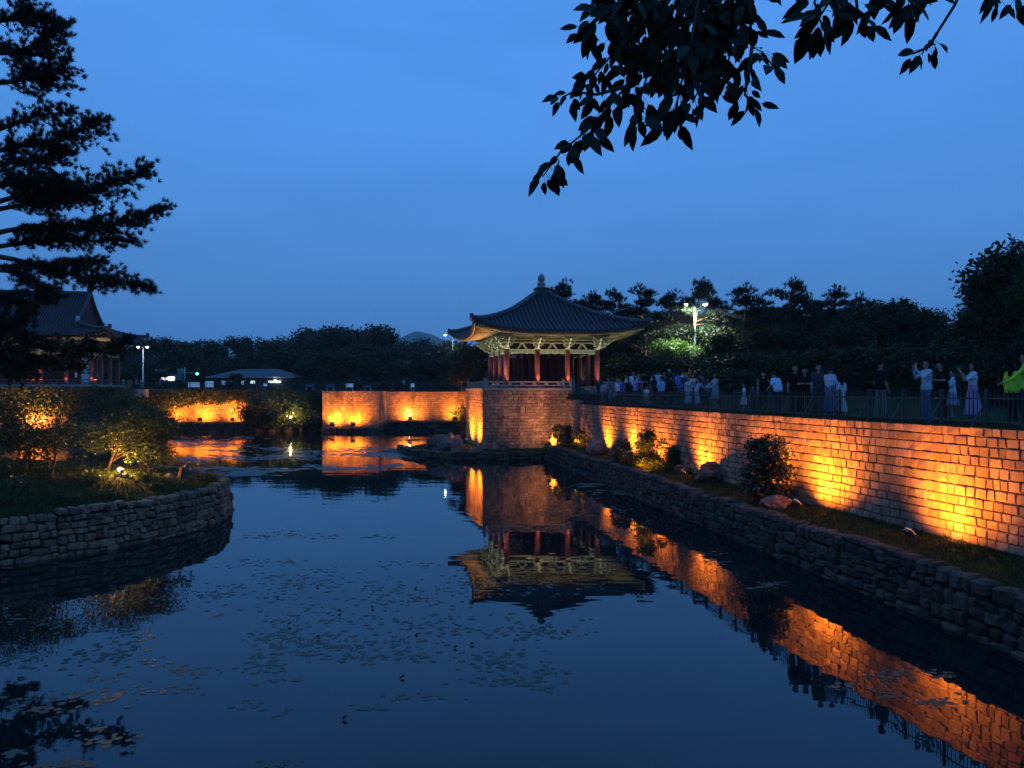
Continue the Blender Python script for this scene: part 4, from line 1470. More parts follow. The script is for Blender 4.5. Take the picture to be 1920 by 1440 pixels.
# ================================================================== rocks
t = thing('kerb_wall', 'low dark stone footing round the front of the pavilion platform', 'wall', (-3, 53, 0))
FOOT = [(-9.0, 60.0), (-7.6, 55.6), (-6.0, 53.6), (-3.5, 52.7), (-0.5, 52.4), (2.2, 52.8)]
core(FOOT, -.4, .3, .2, .4, RUBBLE_GAP, t)
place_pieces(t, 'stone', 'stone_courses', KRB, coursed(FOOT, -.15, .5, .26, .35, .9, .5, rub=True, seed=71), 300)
strip([(-8.7, 60.1), (-7.4, 55.8), (-3.4, 53.0), (2.4, 53.2)], [tuple(pav(-5.3, 4.0).xy), tuple(pav(-5.3, 0).xy), tuple(pav(-5.25, -4.5).xy), tuple(pav(1.4, -4.4).xy)], .38, .62, 'platform_footing', GRASS, 30, .12)
rock('boulder', 'big dark boulder at the left foot of the platform', px(828, 838, 55.5), (1.25, .9, .95), 3, BOULDER, .3)
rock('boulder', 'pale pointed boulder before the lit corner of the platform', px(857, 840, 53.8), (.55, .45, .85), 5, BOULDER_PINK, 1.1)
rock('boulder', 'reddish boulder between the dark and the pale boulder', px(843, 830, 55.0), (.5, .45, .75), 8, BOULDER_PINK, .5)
rock('boulder', 'low dark rock at the corner of the platform foot', px(890, 846, 53.4), (.7, .5, .42), 9, BOULDER, 2.1)
rock('boulder', 'small dark rock alone at the left end of the footing', px(785, 850, 55.6), (.45, .4, .3), 11, BOULDER, .2)
rock('boulder', 'small dark rock standing against the platform front', px(945, 838, 53.9), (.3, .25, .35), 12, BOULDER, .9)
rock('boulder', 'long flat dark rock awash left of the platform', px(742, 846, 59.5), (1.0, .5, .16), 13, BOULDER, .1)
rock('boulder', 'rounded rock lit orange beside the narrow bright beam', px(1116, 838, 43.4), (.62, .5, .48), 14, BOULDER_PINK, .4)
rock('boulder', 'dark rounded boulder on the grass before the bright wall', px(1330, 890, 30.0), (.62, .5, .5), 15, BOULDER, .7)
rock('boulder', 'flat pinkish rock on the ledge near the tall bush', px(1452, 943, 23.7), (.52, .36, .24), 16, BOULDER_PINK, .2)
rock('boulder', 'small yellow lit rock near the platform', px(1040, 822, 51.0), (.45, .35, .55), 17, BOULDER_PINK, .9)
rock('boulder', 'low dark rock below the two bushes', px(1282, 882, 33.0), (.5, .35, .25), 18, BOULDER, .9)
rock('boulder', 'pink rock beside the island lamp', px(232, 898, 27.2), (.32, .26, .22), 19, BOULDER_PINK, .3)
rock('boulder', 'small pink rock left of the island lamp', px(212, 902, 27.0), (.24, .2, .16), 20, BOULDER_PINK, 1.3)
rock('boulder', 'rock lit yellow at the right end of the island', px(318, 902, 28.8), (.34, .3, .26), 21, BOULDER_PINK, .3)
rock('boulder', 'tall dark rock at the right end of the island', px(352, 893, 29.2), (.28, .3, .42), 22, BOULDER, .8)
rock('boulder', 'low dark rock on the grass of the island front', px(88, 943, 24.0), (.42, .36, .3), 23, BOULDER, .8)
m = MB(); p = px(337, 905, 28.9); q = px(343, 877, 28.8)
limb_mesh(m, p, q, .12, .09, .03, random.Random(3), 8); tag(m.build('tree_stump', PINEBARK, smooth=True), 'leaning bare stump lit orange at the right end of the island', 'stump')

# ================================================================== trees and shrubs
# shrubs and small trees on the ledge
def shrub(label, xp, yp, D, H, RX, n, leaf, mat, seed, multi=3, th=.05, name='shrub', nl=10, lean=0.0, flat=.9, z=None):
    r_ = broad_tree(name, seed, H, RX, n, leaf, mat, th, nl, BARK, flat, multi, lean)
    p = px(xp, yp, D)
    if z is not None: p.z = z
    r_.location = p
    r_['label'] = label
    r_['category'] = 'shrub' if name != 'small_tree' else 'tree'
    return r_


shrub('tall dense glossy bush standing before the lit wall', 1436, 937, 24.6, 2.15, .95, 7500, .105, GLOSSY, 141, th=.04, nl=24)
shrub('bush with orange lit leaves beside the wall', 1217, 877, 35.3, 1.85, .85, 3200, .12, SHRUB, 102)
shrub('dark low bush left of the orange lit one', 1168, 867, 38.2, 1.15, .75, 2200, .12, GLOSSY, 103)
shrub('low dark bush right of the orange lit one', 1268, 880, 34.4, 1.0, .75, 2200, .11, SHRUB, 104)
shrub('small yellow lit bush in the corner by the platform', 1047, 830, 51.0, 1.15, .55, 900, .14, SHRUB, 105)
shrub('tiny yellow lit bush just right of the corner bush', 1086, 830, 49.0, .8, .5, 700, .14, SHRUB, 106)
shrub('dark bush between the two yellow lit bushes', 1064, 832, 50.2, 1.2, .5, 800, .15, GLOSSY, 107)
flood('floodlight close under the small yellow lit bush', px(1030, 832, 50.2), px(1044, 818, 51.0), 110, angle=110, size=.16)
flood('floodlight close under the tiny yellow lit bush', px(1080, 832, 48.4), px(1087, 822, 49.0), 70, angle=110, size=.16)
flood('floodlight in the grass before the orange lit bush', px(1198, 884, 34.0), px(1218, 850, 35.3), 130, angle=100, size=.16)
# island trees
shrub('many stemmed small tree at the left of the island, lit from behind', 60, 908, 27.3, 3.45, 2.4, 4600, .085, SHRUB, 111, 3, .28, 'small_tree', 15)
shrub('small tree with a low spreading crown on the island front', 96, 918, 25.8, 2.7, 1.9, 4200, .08, SHRUB, 112, 2, .35, 'small_tree', 12)
shrub('small tree leaning right over the island lamp', 190, 905, 28.4, 2.9, 2.3, 7500, .08, SHRUB, 113, 2, .3, 'small_tree', 13, 1.2, .6)
shrub('bushy small tree behind the island lamp', 270, 896, 30.4, 2.7, 2.1, 7500, .085, SHRUB, 114, 3, .22, 'small_tree', 12, .3, .7)
shrub('small tree at the far left edge of the island', -25, 900, 26.4, 3.3, 1.7, 2200, .09, SHRUB, 115, 2, .3, 'small_tree', 12)
shrub('low dark shrub in front of the island lamp', 180, 925, 26.0, .75, .8, 2200, .07, SHRUB, 116)
shrub('low shrub right of the pink island rocks', 268, 915, 27.2, .55, .7, 1600, .07, SHRUB, 117)
shrub('dark round shrub at the left of the island front', 30, 945, 24.0, .8, .9, 2200, .07, GLOSSY, 118)
shrub('fern like weed hanging from the island wall', 63, 985, 21.9, .5, .28, 500, .06, SHRUB, 119, z=.75)
for i, (x, y, D_, h_, w_) in enumerate(((120, 952, 23.0, .45, .6), (205, 940, 24.2, .4, .55), (300, 925, 26.2, .38, .5), (150, 930, 25.2, .5, .7), (385, 905, 28.6, .3, .35), (-10, 960, 22.0, .5, .7))):
    shrub(['low weedy shrub at the island edge below the spreading tree', 'low weedy shrub at the island edge below the lamp', 'low weedy shrub at the island edge right of the lamp', 'low shrub on the island slope between tree and edge', 'small tuft of weeds at the right tip of the island', 'low weedy shrub at the island edge by the left border'][i], x, y, D_, h_, w_, 1300, .055, SHRUB, 130 + i)
p = px(228, 888, 27.6)
flood('bright round lamp on the grass of the island', p + Vector((0, 0, .12)), p + Vector((-1.6, -.1, .9)), 110, (1, .47, .11), 140, .7, .15, LENS_HOT, name='bulb_lamp')
flood('floodlight behind the leaning stump of the island', px(308, 899, 28.6), px(325, 896, 28.7), 60, (1, .55, .14), 110, .8, .14)
flood('floodlight under the many stemmed tree of the island', px(20, 905, 28.6), px(50, 820, 27.5), 420, (1, .42, .1), 110, .8, .16)
flood('floodlight behind the low spreading tree of the island', px(150, 905, 28.4), px(190, 870, 28.4), 280, (1, .42, .1), 120, .8, .16)

# far bank shrubs
shrub('large dark bush at the far wall left of the bastion', 535, 795, 88.0, 3.5, 3.6, 3200, .26, SHRUB, 121)
shrub('wide dark bush left of the large one at the far wall', 485, 795, 87.5, 3.3, 2.6, 2600, .26, SHRUB, 122)
shrub('bush lit yellow by a bulb at the far wall', 568, 795, 88.6, 2.6, 2.2, 2400, .24, SHRUB, 123)
shrub('dark bush at the terrace foot beside two bulbs', 262, 795, 77.5, 2.8, 2.2, 2600, .22, SHRUB, 124)
shrub('tangled bush at the terrace corner', 225, 800, 76.5, 3.4, 2.4, 2600, .22, SHRUB, 125)
shrub('small shrub against the distant wall by the platform', 868, 788, 93.0, 1.6, 1.4, 900, .22, SHRUB, 126)


def ivy(label, poly, z0f, z1, n, seed):
    """leaves over the face of a wall: z0f(u) is the lower edge of the cover along it"""
    g = np.random.default_rng(seed)
    L = plen(poly)
    P, N = [], []
    for _ in range(n):
        s = g.uniform(0, L - 1e-3); p, d = along(poly, s)
        nn = Vector((d.y, -d.x, 0))
        zz = z0f(s / L, s)
        z = z1 - (z1 - zz) * abs(g.normal()) * .6 if zz < z1 else z1
        if z < max(.6, zz - .5): continue
        q = p + nn * g.uniform(.02, .22)
        P.append((q.x, q.y, z + .1)); N.append((nn.x + g.normal() * .5, nn.y + g.normal() * .5, .3 + g.normal() * .4))
    V, Fq = quads(np.array(P), np.array(N), .24, .8, g)
    o = obj('ivy', np_mesh('ivy', V, Fq, IVY))
    return tag(o, label, 'ivy')


ivy('ivy hanging over the top of the distant wall left of the bastion', [far(-42.6), far(-22.1)], lambda u, s: 3.5 + .5 * noise.noise((s * .35, 0, 0)) - 3.5 * sstep(.22, .04, u) * (u < .22) - 2.6 * sstep(.62, .8, u), 4.75, 9000, 5)
ivy('ivy covering the palace terrace wall', [(-52.5, 75.6), TERR, (-42.5, 89.0)], lambda u, s: 2.2 + 1.2 * noise.noise((s * .25, 2, 0)) - 2.0 * sstep(.45, .75, u), 5.0, 11000, 6)

# right hand tree line
pines = [pine_tree('pine_tree', s_, 10.0, 3.0, 1500, NEEDLE_FAR) for s_ in (1, 2, 3, 4)]
broads = [broad_tree('broadleaf_tree', s_, 10.0, 3.6, 7000, .34, FOREST, .12, 16, flat=.95) for s_ in (5, 6, 7)]
bushes = [broad_tree('tree_line_shrub', s_, 4.0, 2.6, 3400, .26, FOREST, .05, 12, multi=3) for s_ in (8, 9)]
GRP = 'dark trees of the tree line behind the visitors'
rr = random.Random(5)


def stand(proto, H0, xp, ytop, D, label, group=GRP, wide=1.0):
    p = px(xp, ytop, D)
    z = gz(p.x, D)
    s = (p.z - z) / (H0 - (1.6 if D > 100 else 0))
    return plant(proto, (p.x, D, z - .05 - (1.6 * s if D > 100 else 0)), s * wide, rr.uniform(0, 6.28), label, group, sz=s)


PINES = ((1045, 530, 76, 'pine peeking over the pavilion roof right of the finial'), (1092, 552, 80, 'pine second right of the pavilion finial'), (1150, 545, 76, 'pine above the right slope of the pavilion roof'),
         (1211, 538, 72, 'narrow pine above the right roof tip of the pavilion'), (1255, 548, 78, 'pine just left of the tall lamp post'), (1292, 524, 74, 'tall pine directly behind the tall lamp post'),
         (1338, 545, 80, 'pine just right of the tall lamp heads'), (1392, 534, 69, 'sparse pine lit by the tall lamp on its right'), (1432, 556, 80, 'pine in the gap left of the flat topped pine'),
         (1474, 529, 71, 'flat topped pine standing over the middle of the tree line'), (1520, 552, 78, 'pine right of the flat topped pine'), (1562, 541, 73, 'pine left of the round broadleaf crowns'), (1602, 556, 76, 'last pine before the round broadleaf crowns'))
for i, (x, y, D, lab) in enumerate(PINES): stand(pines[i % 4], 10.0, x, y, D, lab, wide=1.05)
BRD = ((1640, 558, 68, 'round broadleaf tree right of the last pine'), (1690, 553, 66, 'rounded broadleaf tree at the crest of the right tree line'), (1740, 568, 64, 'rounded broadleaf tree sloping down to the right gap'),
       (1590, 596, 62, 'low dark tree under the round crowns'), (1800, 590, 60, 'dark tree at the foot of the gap before the big right tree'), (1850, 560, 52, 'tree leaning out from the big right tree'),
       (1900, 440, 40, 'big near tree at the right edge of the picture'), (1945, 470, 37, 'big near tree cut by the right edge of the picture'), (1868, 500, 46, 'tree filling the left side of the big right tree'),
       (1125, 585, 84, 'dark tree behind the right slope of the pavilion roof'), (1185, 590, 74, 'dark tree behind the right roof tip'), (1350, 610, 70, 'dark tree right of the lamp post'), (1430, 610, 68, 'dark tree under the sparse pines'),
       (1500, 605, 66, 'dark tree under the flat topped pine'), (1300, 600, 82, 'dark tree far behind the lamp post'), (905, 640, 84, 'dark tree behind the left side of the pavilion'), (868, 645, 92, 'dark tree left of the pavilion eave'))
for i, (x, y) in enumerate(((1085, 590), (1150, 585), (1205, 580), (1262, 578), (1318, 580), (1372, 578), (1425, 582), (1478, 576), (1530, 574), (1585, 572), (1640, 576), (1700, 580))):
    stand(broads[(i + 1) % 3], 10.0, x, y, 90 + 3 * math.sin(i * 2.7), 'dark tree filling the gap behind the pine row, ' + ORD[i] + ' from the left', 'back row of the right tree line', 1.3)
for i, (x, y, D, lab) in enumerate(BRD): stand(broads[i % 3], 10.0, x, y, D, lab, wide=1.15 if D > 50 else .9)
o = stand(broads[0], 10.0, 1258, 630, 71, 'bright green tree lit by the tall lamp post', wide=1.5)
for ch in o.children:
    if ch.name.startswith('crown'):
        ch.data = ch.data.copy(); ch.data.materials[0] = FRESH
BSH = [(1140, 672, 66), (1185, 668, 63), (1222, 662, 60), (1290, 668, 60), (1335, 660, 62), (1385, 655, 60), (1435, 660, 62), (1480, 655, 58), (1530, 650, 58), (1580, 648, 56), (1630, 640, 56), (1685, 640, 54), (1740, 640, 52), (1795, 640, 50), (1850, 630, 47), (1905, 625, 42), (1395, 690, 52)]
W_ = ['behind the right corner column of the pavilion', 'behind the left end of the crowd', 'under the bright green tree', 'left of the lamp post foot', 'right of the lamp post foot', 'behind the person in pale green', 'behind the small child by the fence', 'behind the woman in black',
      'behind the person in the pale blue top', 'behind the pair in dark clothes', 'behind the woman in the pale shirt and pinafore', 'left of the man in the black tee', 'right of the man in the black tee', 'behind the man photographing in white', 'behind the woman in the lavender dress', 'behind the people in lime', 'low behind the middle of the fence']
for i, (x, y, D) in enumerate(BSH): stand(bushes[i % 2], 4.0, x, y, D, 'dark shrub of the tree line ' + W_[i], 'dark shrubs below the tree line', wide=1.5)['category'] = 'shrub'

# far left wood
fars = [broad_tree('forest_tree', s_, 14.0, 5.4, 4200, .6, FOREST, .12, 17, flat=.9) for s_ in (15, 16, 17, 18)]
FG = 'distant wood beyond the far bank'
FT = [(222, 640), (262, 632), (300, 627), (335, 632), (370, 630), (408, 634), (452, 626), (490, 629), (528, 625), (562, 617), (592, 610), (622, 604), (648, 602), (694, 602), (718, 612), (755, 634), (790, 628), (825, 640), (858, 634)]
for i, (x, y) in enumerate(FT): stand(fars[i % 4], 14.0, x, y, 185 + 14 * math.sin(i * 2.1), 'dark tree on the far wood skyline, ' + ORD[i] + ' from the left', FG, 1.1)
for i, x in enumerate(range(215, 880, 46)): stand(fars[(i * 3 + 1) % 4], 14.0, x, 658 + 10 * math.sin(i * 1.7) - (12 if x > 560 else 0), 158 + 8 * math.sin(i * 3.3), 'dark tree in the middle row of the far wood, ' + ORD[i] + ' from the left', 'middle row of the far wood', 1.5)
for i, (x, y) in enumerate(((570, 672), (608, 655), (650, 662), (700, 665), (745, 672), (790, 662), (830, 668), (866, 660), (300, 690), (232, 690), (440, 698))):
    stand(fars[i % 4], 14.0, x, y, 128 - (i > 7) * 8, ['tree at the right end of the low building', 'tree in front of the far wood above the green fence', 'broad tree right of the tree above the green fence', 'tree in front of the far wood at its dip', 'tree left of the far street lamp', 'lit tree under the far street lamp', 'tree right of the far street lamp', 'tree hidden by the pavilion eave', 'little tree beside the twin headed lamp', 'little tree beside the palace hall corner', 'round little tree before the low building'][i], 'trees on the far lawn', 1.25)

for i, x in enumerate(list(range(205, 400, 38)) + list(range(552, 890, 36))):
    stand(bushes[i % 2], 4.0, x, 712 - 5 * math.sin(i * 2.3), 119 + 4 * math.sin(i * 1.9), 'low dark hedge shrub beyond the far fence, ' + ORD[i] + ' from the left', 'hedge beyond the far fence', 1.9)['category'] = 'shrub'

# hills on the horizon
m = MB(); vs, f = [], []
NX = 90
for i in range(NX + 1):
    X = -2600 + 5200 * i / NX
    xp = 960 + F * X / 2500
    top = 118 + 62 * math.exp(-((xp - 800) / 120) ** 2) + 45 * math.exp(-((xp - 760) / 50) ** 2) + 30 * noise.noise((X * .004, 0, 0)) + 14 * noise.noise((X * .015, 2, 0))
    for j in range(7):
        u = j / 6
        vs.append((X, 2200 + 600 * u, top * (math.sin(u * math.pi * .5) if u < 1 else 1) + (4 if j == 0 else 6 * noise.noise((X * .01, u * 5, 1)))))
    vs.append((X, 3100, 0))
for i in range(NX):
    for j in range(7): f.append((i * 8 + j, (i + 1) * 8 + j, (i + 1) * 8 + j + 1, i * 8 + j + 1))
m.add(vs, f); tag(m.build('hills', surf('hill_forest', (.02, .04, .02), (.04, .07, .035), .95, .02, 6.0, coords='World'), smooth=True), kind='structure')

# ================================================================== green fence along the right wall
FPATH = [(p[0] + .5, p[1] + .08) for p in WALL]
FPATH = [(pav(1.55, -4.2).x, pav(1.55, -4.2).y)] + FPATH[:4]
fence = thing('metal_fence', 'dark green metal picket fence along the top of the lit wall', 'fence', (9.5, 25, 3.8))
FL = plen(FPATH)
def fz(p):
    return gz(p.x, p.y) - .01


s = 0.05
posts = []
while s < FL - 12:
    p, d = along(FPATH, s); posts.append((s, p, d)); s += 1.37
for s, p, d in posts:
    z = fz(p)
    nr = Vector((d.y, -d.x, 0))
    m = MB(); m.bbox((-.035, -.035, 0), (.035, .035, .88), .008, 0, Matrix.Translation((p.x, p.y, z)) @ Matrix.Rotation(math.atan2(d.y, d.x), 4, 'Z')); m.build('post', FENCEGREEN, fence)
    m = MB(); m.beam(p + Vector((0, 0, z + .62)), p + nr * .42 + Vector((0, 0, z - .02)), .03, .03); m.build('brace', FENCEGREEN, fence)
pk = []
for (s0, p0, d0), (s1, p1, d1) in zip(posts, posts[1:]):
    z0, z1 = fz(p0), fz(p1)
    for h in (.12, .66):
        m = MB(); m.beam(p0 + Vector((0, 0, z0 + h)), p1 + Vector((0, 0, z1 + h)), .03, .035); m.build('rail', FENCEGREEN, fence)
    for k in range(1, 11):
        u = k / 11
        q = p0.lerp(p1, u)
        pk.append(Matrix.Translation((q.x, q.y, z0 + (z1 - z0) * u + .45)) @ Matrix.Diagonal((.018, .018, .84, 1)))
mpk = MB(); mpk.box((-.5, -.5, -.5), (.5, .5, .42)); mpk.add([(-.5, -.5, .42), (.5, -.5, .42), (.5, .5, .42), (-.5, .5, .42), (0, 0, .5)], [(0, 1, 4), (1, 2, 4), (2, 3, 4), (3, 0, 4)])
place_pieces(fence, 'picket', 'picket_row', [mpk.mesh('picket', FENCEGREEN)], pk, 300, key=lambda M: abs(M.translation.y - 16))

# green fence on the far lawn
ff = thing('metal_fence', 'thin green picket fence along the far lawn edge', 'fence', (-20, 97, 4.6))
a, b = Vector((-45, 93.5, 0)), Vector((0, 98.0, 0))
m = MB(); m2 = MB()
for i in range(361):
    p = a.lerp(b, i / 360); z = gz(p.x, p.y)
    if i % 15 == 0: m2.box((p.x - .04, p.y - .04, z), (p.x + .04, p.y + .04, z + 1.25))
    else: m.box((p.x - .012, p.y - .012, z + .05), (p.x + .012, p.y + .012, z + 1.15))
tag(m.build('picket_row', FENCEGREEN, ff), kind='stuff'); tag(m2.build('post_row', FENCEGREEN, ff), kind='stuff')
for h in (.15, .95):
    m = MB(); m.beam(a + Vector((0, 0, gz(a.x, a.y) + h)), b + Vector((0, 0, gz(b.x, b.y) + h)), .03, .04); m.build('rail', FENCEGREEN, ff)


# ================================================================== street lamps
def street_lamp(label, xp, D, yhead, heads, watts, lens, mat, r=.09):
    p = px(xp, yhead, D); z0 = gz(p.x, D); H = p.z - z0
    t = thing('street_lamp', label, 'street lamp', (p.x, D, z0))
    m = MB(); m.lathe([(r * 1.8, 0), (r * 1.8, .25), (r, .3), (r * .7, H + .1)], 12, (0, 0, 0)); m.build('pole', mat, t, True, world=False)
    for k, dx in enumerate(heads):
        m = MB(); m.tube([(0, 0, H - .1), (dx * .6, -.1, H + .12), (dx, -.15, H + .1)], r * .45, 8); m.build('arm', mat, t, True, world=False)
        m = MB(); m.bbox((dx - .32, -.32, H + .06), (dx + .32, .02, H + .2), .04); hd = m.build('lamp_head', mat, t, world=False)
        m = MB(); m.lathe([(.04, -.10), (.14, -.04), (.18, .04), (.14, .1)], 12, (dx, -.15, H - .03)); m.build('lens', LENS_FAINT if dx < -.5 and D < 90 else lens, hd, world=False)
        l = bpy.data.lights.new('lamp', 'SPOT'); l.energy = watts; l.spot_size = R(165); l.spot_blend = .6; l.color = (.92, .97, 1.0) if D > 90 else (.95, 1.0, .86); l.shadow_soft_size = .15
        lo = bpy.data.objects.new('lamp', l); col.objects.link(lo); lo.parent = t; lo.location = (dx, -.4, H - .08); lo.rotation_euler = (R(14), 0, R(-12 if dx > 0 else 12))
    return t


street_lamp('tall green lamp post with two white heads behind the crowd', 1303, 72, 571, (-.85, .95), 900, LENS_WHITE, LAMPGREEN, .13)
street_lamp('far street lamp glowing white left of the pavilion eave', 849, 158, 628, (-1.5,), 600, LENS_WHITE, LAMPGREEN, .1)
street_lamp('grey twin headed lamp post beside the palace hall', 268, 128, 651, (-.75, .75), 6, LENS_DIM, GALV, .12)

# ================================================================== small far things
def fbox(name, label, cat, x0, x1, y0, y1, D, mat, depth=.3, post=None):
    p, q = px(x0, y1, D), px(x1, y0, D)
    t = thing(name, label, cat, (p.x, D, gz(p.x, D)))
    m = MB(); m.bbox((p.x, D, p.z), (q.x, D + depth, q.z), .03); m.build('panel' if post else 'body', mat, t)
    if post:
        for xx in post:
            c = px(xx, y1, D); m = MB(); m.box((c.x - .07, D + .05, gz(c.x, D)), (c.x + .07, D + .19, px(0, y0, D).z)); m.build('post', GALV, t)
    return t


WHITEP = plain('white_paint', (.3, .3, .3)); SIGNG = plain('road_sign_green', (.02, .22, .16)); SIGNB = plain('board_grey_blue', (.10, .12, .15))
fbox('information_board', 'pale board on two posts beside the bright kiosk', 'sign', 296, 310, 693, 706, 130, SIGNB, post=(291, 309))
fbox('road_sign', 'green road sign left of the traffic light', 'sign', 332, 346, 691, 701, 140, SIGNG, post=(346,))
kp = px(303, 714, 126); kq = px(327, 707, 126)
t = thing('kiosk', 'brightly lit white kiosk window on the far lawn', 'kiosk', (kp.x, 126, gz(kp.x, 126)))
m = MB(); m.bbox((kp.x - .3, 126, gz(kp.x, 126)), (kq.x + .3, 128.5, kq.z + .5), .04); m.build('body', SIGNB, t)
m = MB(); m.box((kp.x, 125.94, kp.z), (kq.x, 125.99, kq.z)); m.build('lit_window', glow('kiosk_light', (.9, .93, 1.0), 1.6), t)
t = thing('traffic_light', 'traffic light on a long arm showing green', 'traffic light', px(346, 722, 140))
c = px(346, 698, 140); e = px(372, 701, 140)
m = MB(); m.tube([px(346, 724, 140), px(346, 688, 140)], .09, 8); m.build('pole', GALV, t)
m = MB(); m.tube([c, e], .05, 6); m.build('arm', GALV, t)
e = px(368, 701, 139.9); m = MB(); m.bbox((e.x - .55, 139.7, e.z - .22), (e.x + .55, 140.0, e.z + .22), .05); hd = m.build('signal_head', HOUSING, t)
m = MB(); m.lathe([(.2, 0), (.2, .06)], 12); o = m.build('green_light', glow('signal_green', (.05, 1.0, .45), 2.4), hd); o.matrix_basis = Matrix.Translation((e.x + .25, 139.66, e.z)) @ Matrix.Rotation(R(90), 4, 'X')

# low tiled building
p0, p1 = px(398, 722, 122), px(545, 722, 122)
z0 = gz(p0.x, 122)
bd = thing('low_building', 'low building with a hipped tile roof and lit windows beyond the far fence', 'building', ((p0.x + p1.x) / 2, 122, z0))
zt = px(0, 707, 122).z; zr = px(0, 692, 126).z
m = MB(); m.box((p0.x, 122, z0), (p1.x, 130, zt)); m.build('wall', plain('dusk_plaster', (.05, .05, .05)), bd)
m = MB(); m.add([(p0.x - .8, 121.2, zt), (p1.x + .8, 121.2, zt), (p1.x + .8, 130.8, zt), (p0.x - .8, 130.8, zt), (p0.x + 3.2, 126, zr), (p1.x - 3.2, 126, zr)], [(0, 1, 5, 4), (1, 2, 5), (2, 3, 4, 5), (3, 0, 4)])
m.build('roof', RIDGE, bd)
m = MB(); m.box((p0.x - .8, 121.18, zt - .12), (p1.x + .8, 121.24, zt + .02)); m.build('fascia', WHITEP, bd)
WG = glow('window_light', (.8, .95, .75), .16); WB = glow('window_and_board_glow', (.5, .75, 1.0), .035)  # the blue glow also makes some of the far boards pale
for x0, x1, y0, y1, mm in ((415, 424, 714, 722, WB), (428, 436, 714, 722, WB), (452, 462, 714, 722, WB), (470, 478, 714, 720, WG), (503, 514, 714, 718, WG), (515, 527, 714, 718, WG), (494, 501, 719, 724, WB)):
    a_, b_ = px(x0, y1, 121.96), px(x1, y0, 121.96)
    m = MB(); m.box((a_.x - .06, 121.93, a_.z - .06), (b_.x + .06, 121.98, b_.z + .06)); w_ = m.build('window', HOUSING, bd)
    m = MB(); m.box((a_.x, 121.9, a_.z), (b_.x, 121.925, b_.z)); m.build('pane', mm, w_)
a_ = px(516, 713, 121.0)
m = MB(); m.lathe([(.16, 0), (.2, .1), (.05, .2)], 10, (a_.x, 120.95, a_.z - .1)); m.build('porch_lamp', LENS_DIM, bd)
# pale boards standing on the far lawn, some given an emissive glow
for i, (x0, x1, y0) in enumerate(((352, 374, 717), (384, 400, 715), (573, 588, 720), (612, 626, 720), (648, 662, 719), (683, 696, 722), (770, 777, 719))):
    t = fbox('display_board', ['pale lit notice board left of the low building', 'pale lit notice board touching the low building', 'leftmost of the small pale boards along the far green fence', 'second small pale board from the left along the far green fence', 'third small pale board along the far green fence', 'fourth small pale board along the far green fence', 'small blue white board close to the pavilion along the far fence'][i],
         'sign', x0, x1, y0, 726, 112, [WB, WB, SIGNB, SIGNB, WB, SIGNB, WB][i], .08, post=(x0 + 1, x1 - 1))


# ================================================================== visitors
def capsule(m, a, b, r0, r1, n=10):
    a, b = Vector(a), Vector(b)
    d = b - a
    L = d.length
    d = d.normalized() if L > 1e-6 else Vector((0, 0, 1))
    q, rad = [], []
    for k in range(4):
        an = math.pi / 2 * (1 - (k + .25) / 4)
        q.append(a - d * r0 * math.sin(an)); rad.append(r0 * math.cos(an))
    for k in range(4):
        an = math.pi / 2 * (k + .0) / 4
        q.append(b + d * r1 * math.sin(an)); rad.append(r1 * math.cos(an))
    m.tube(q, rad, n)


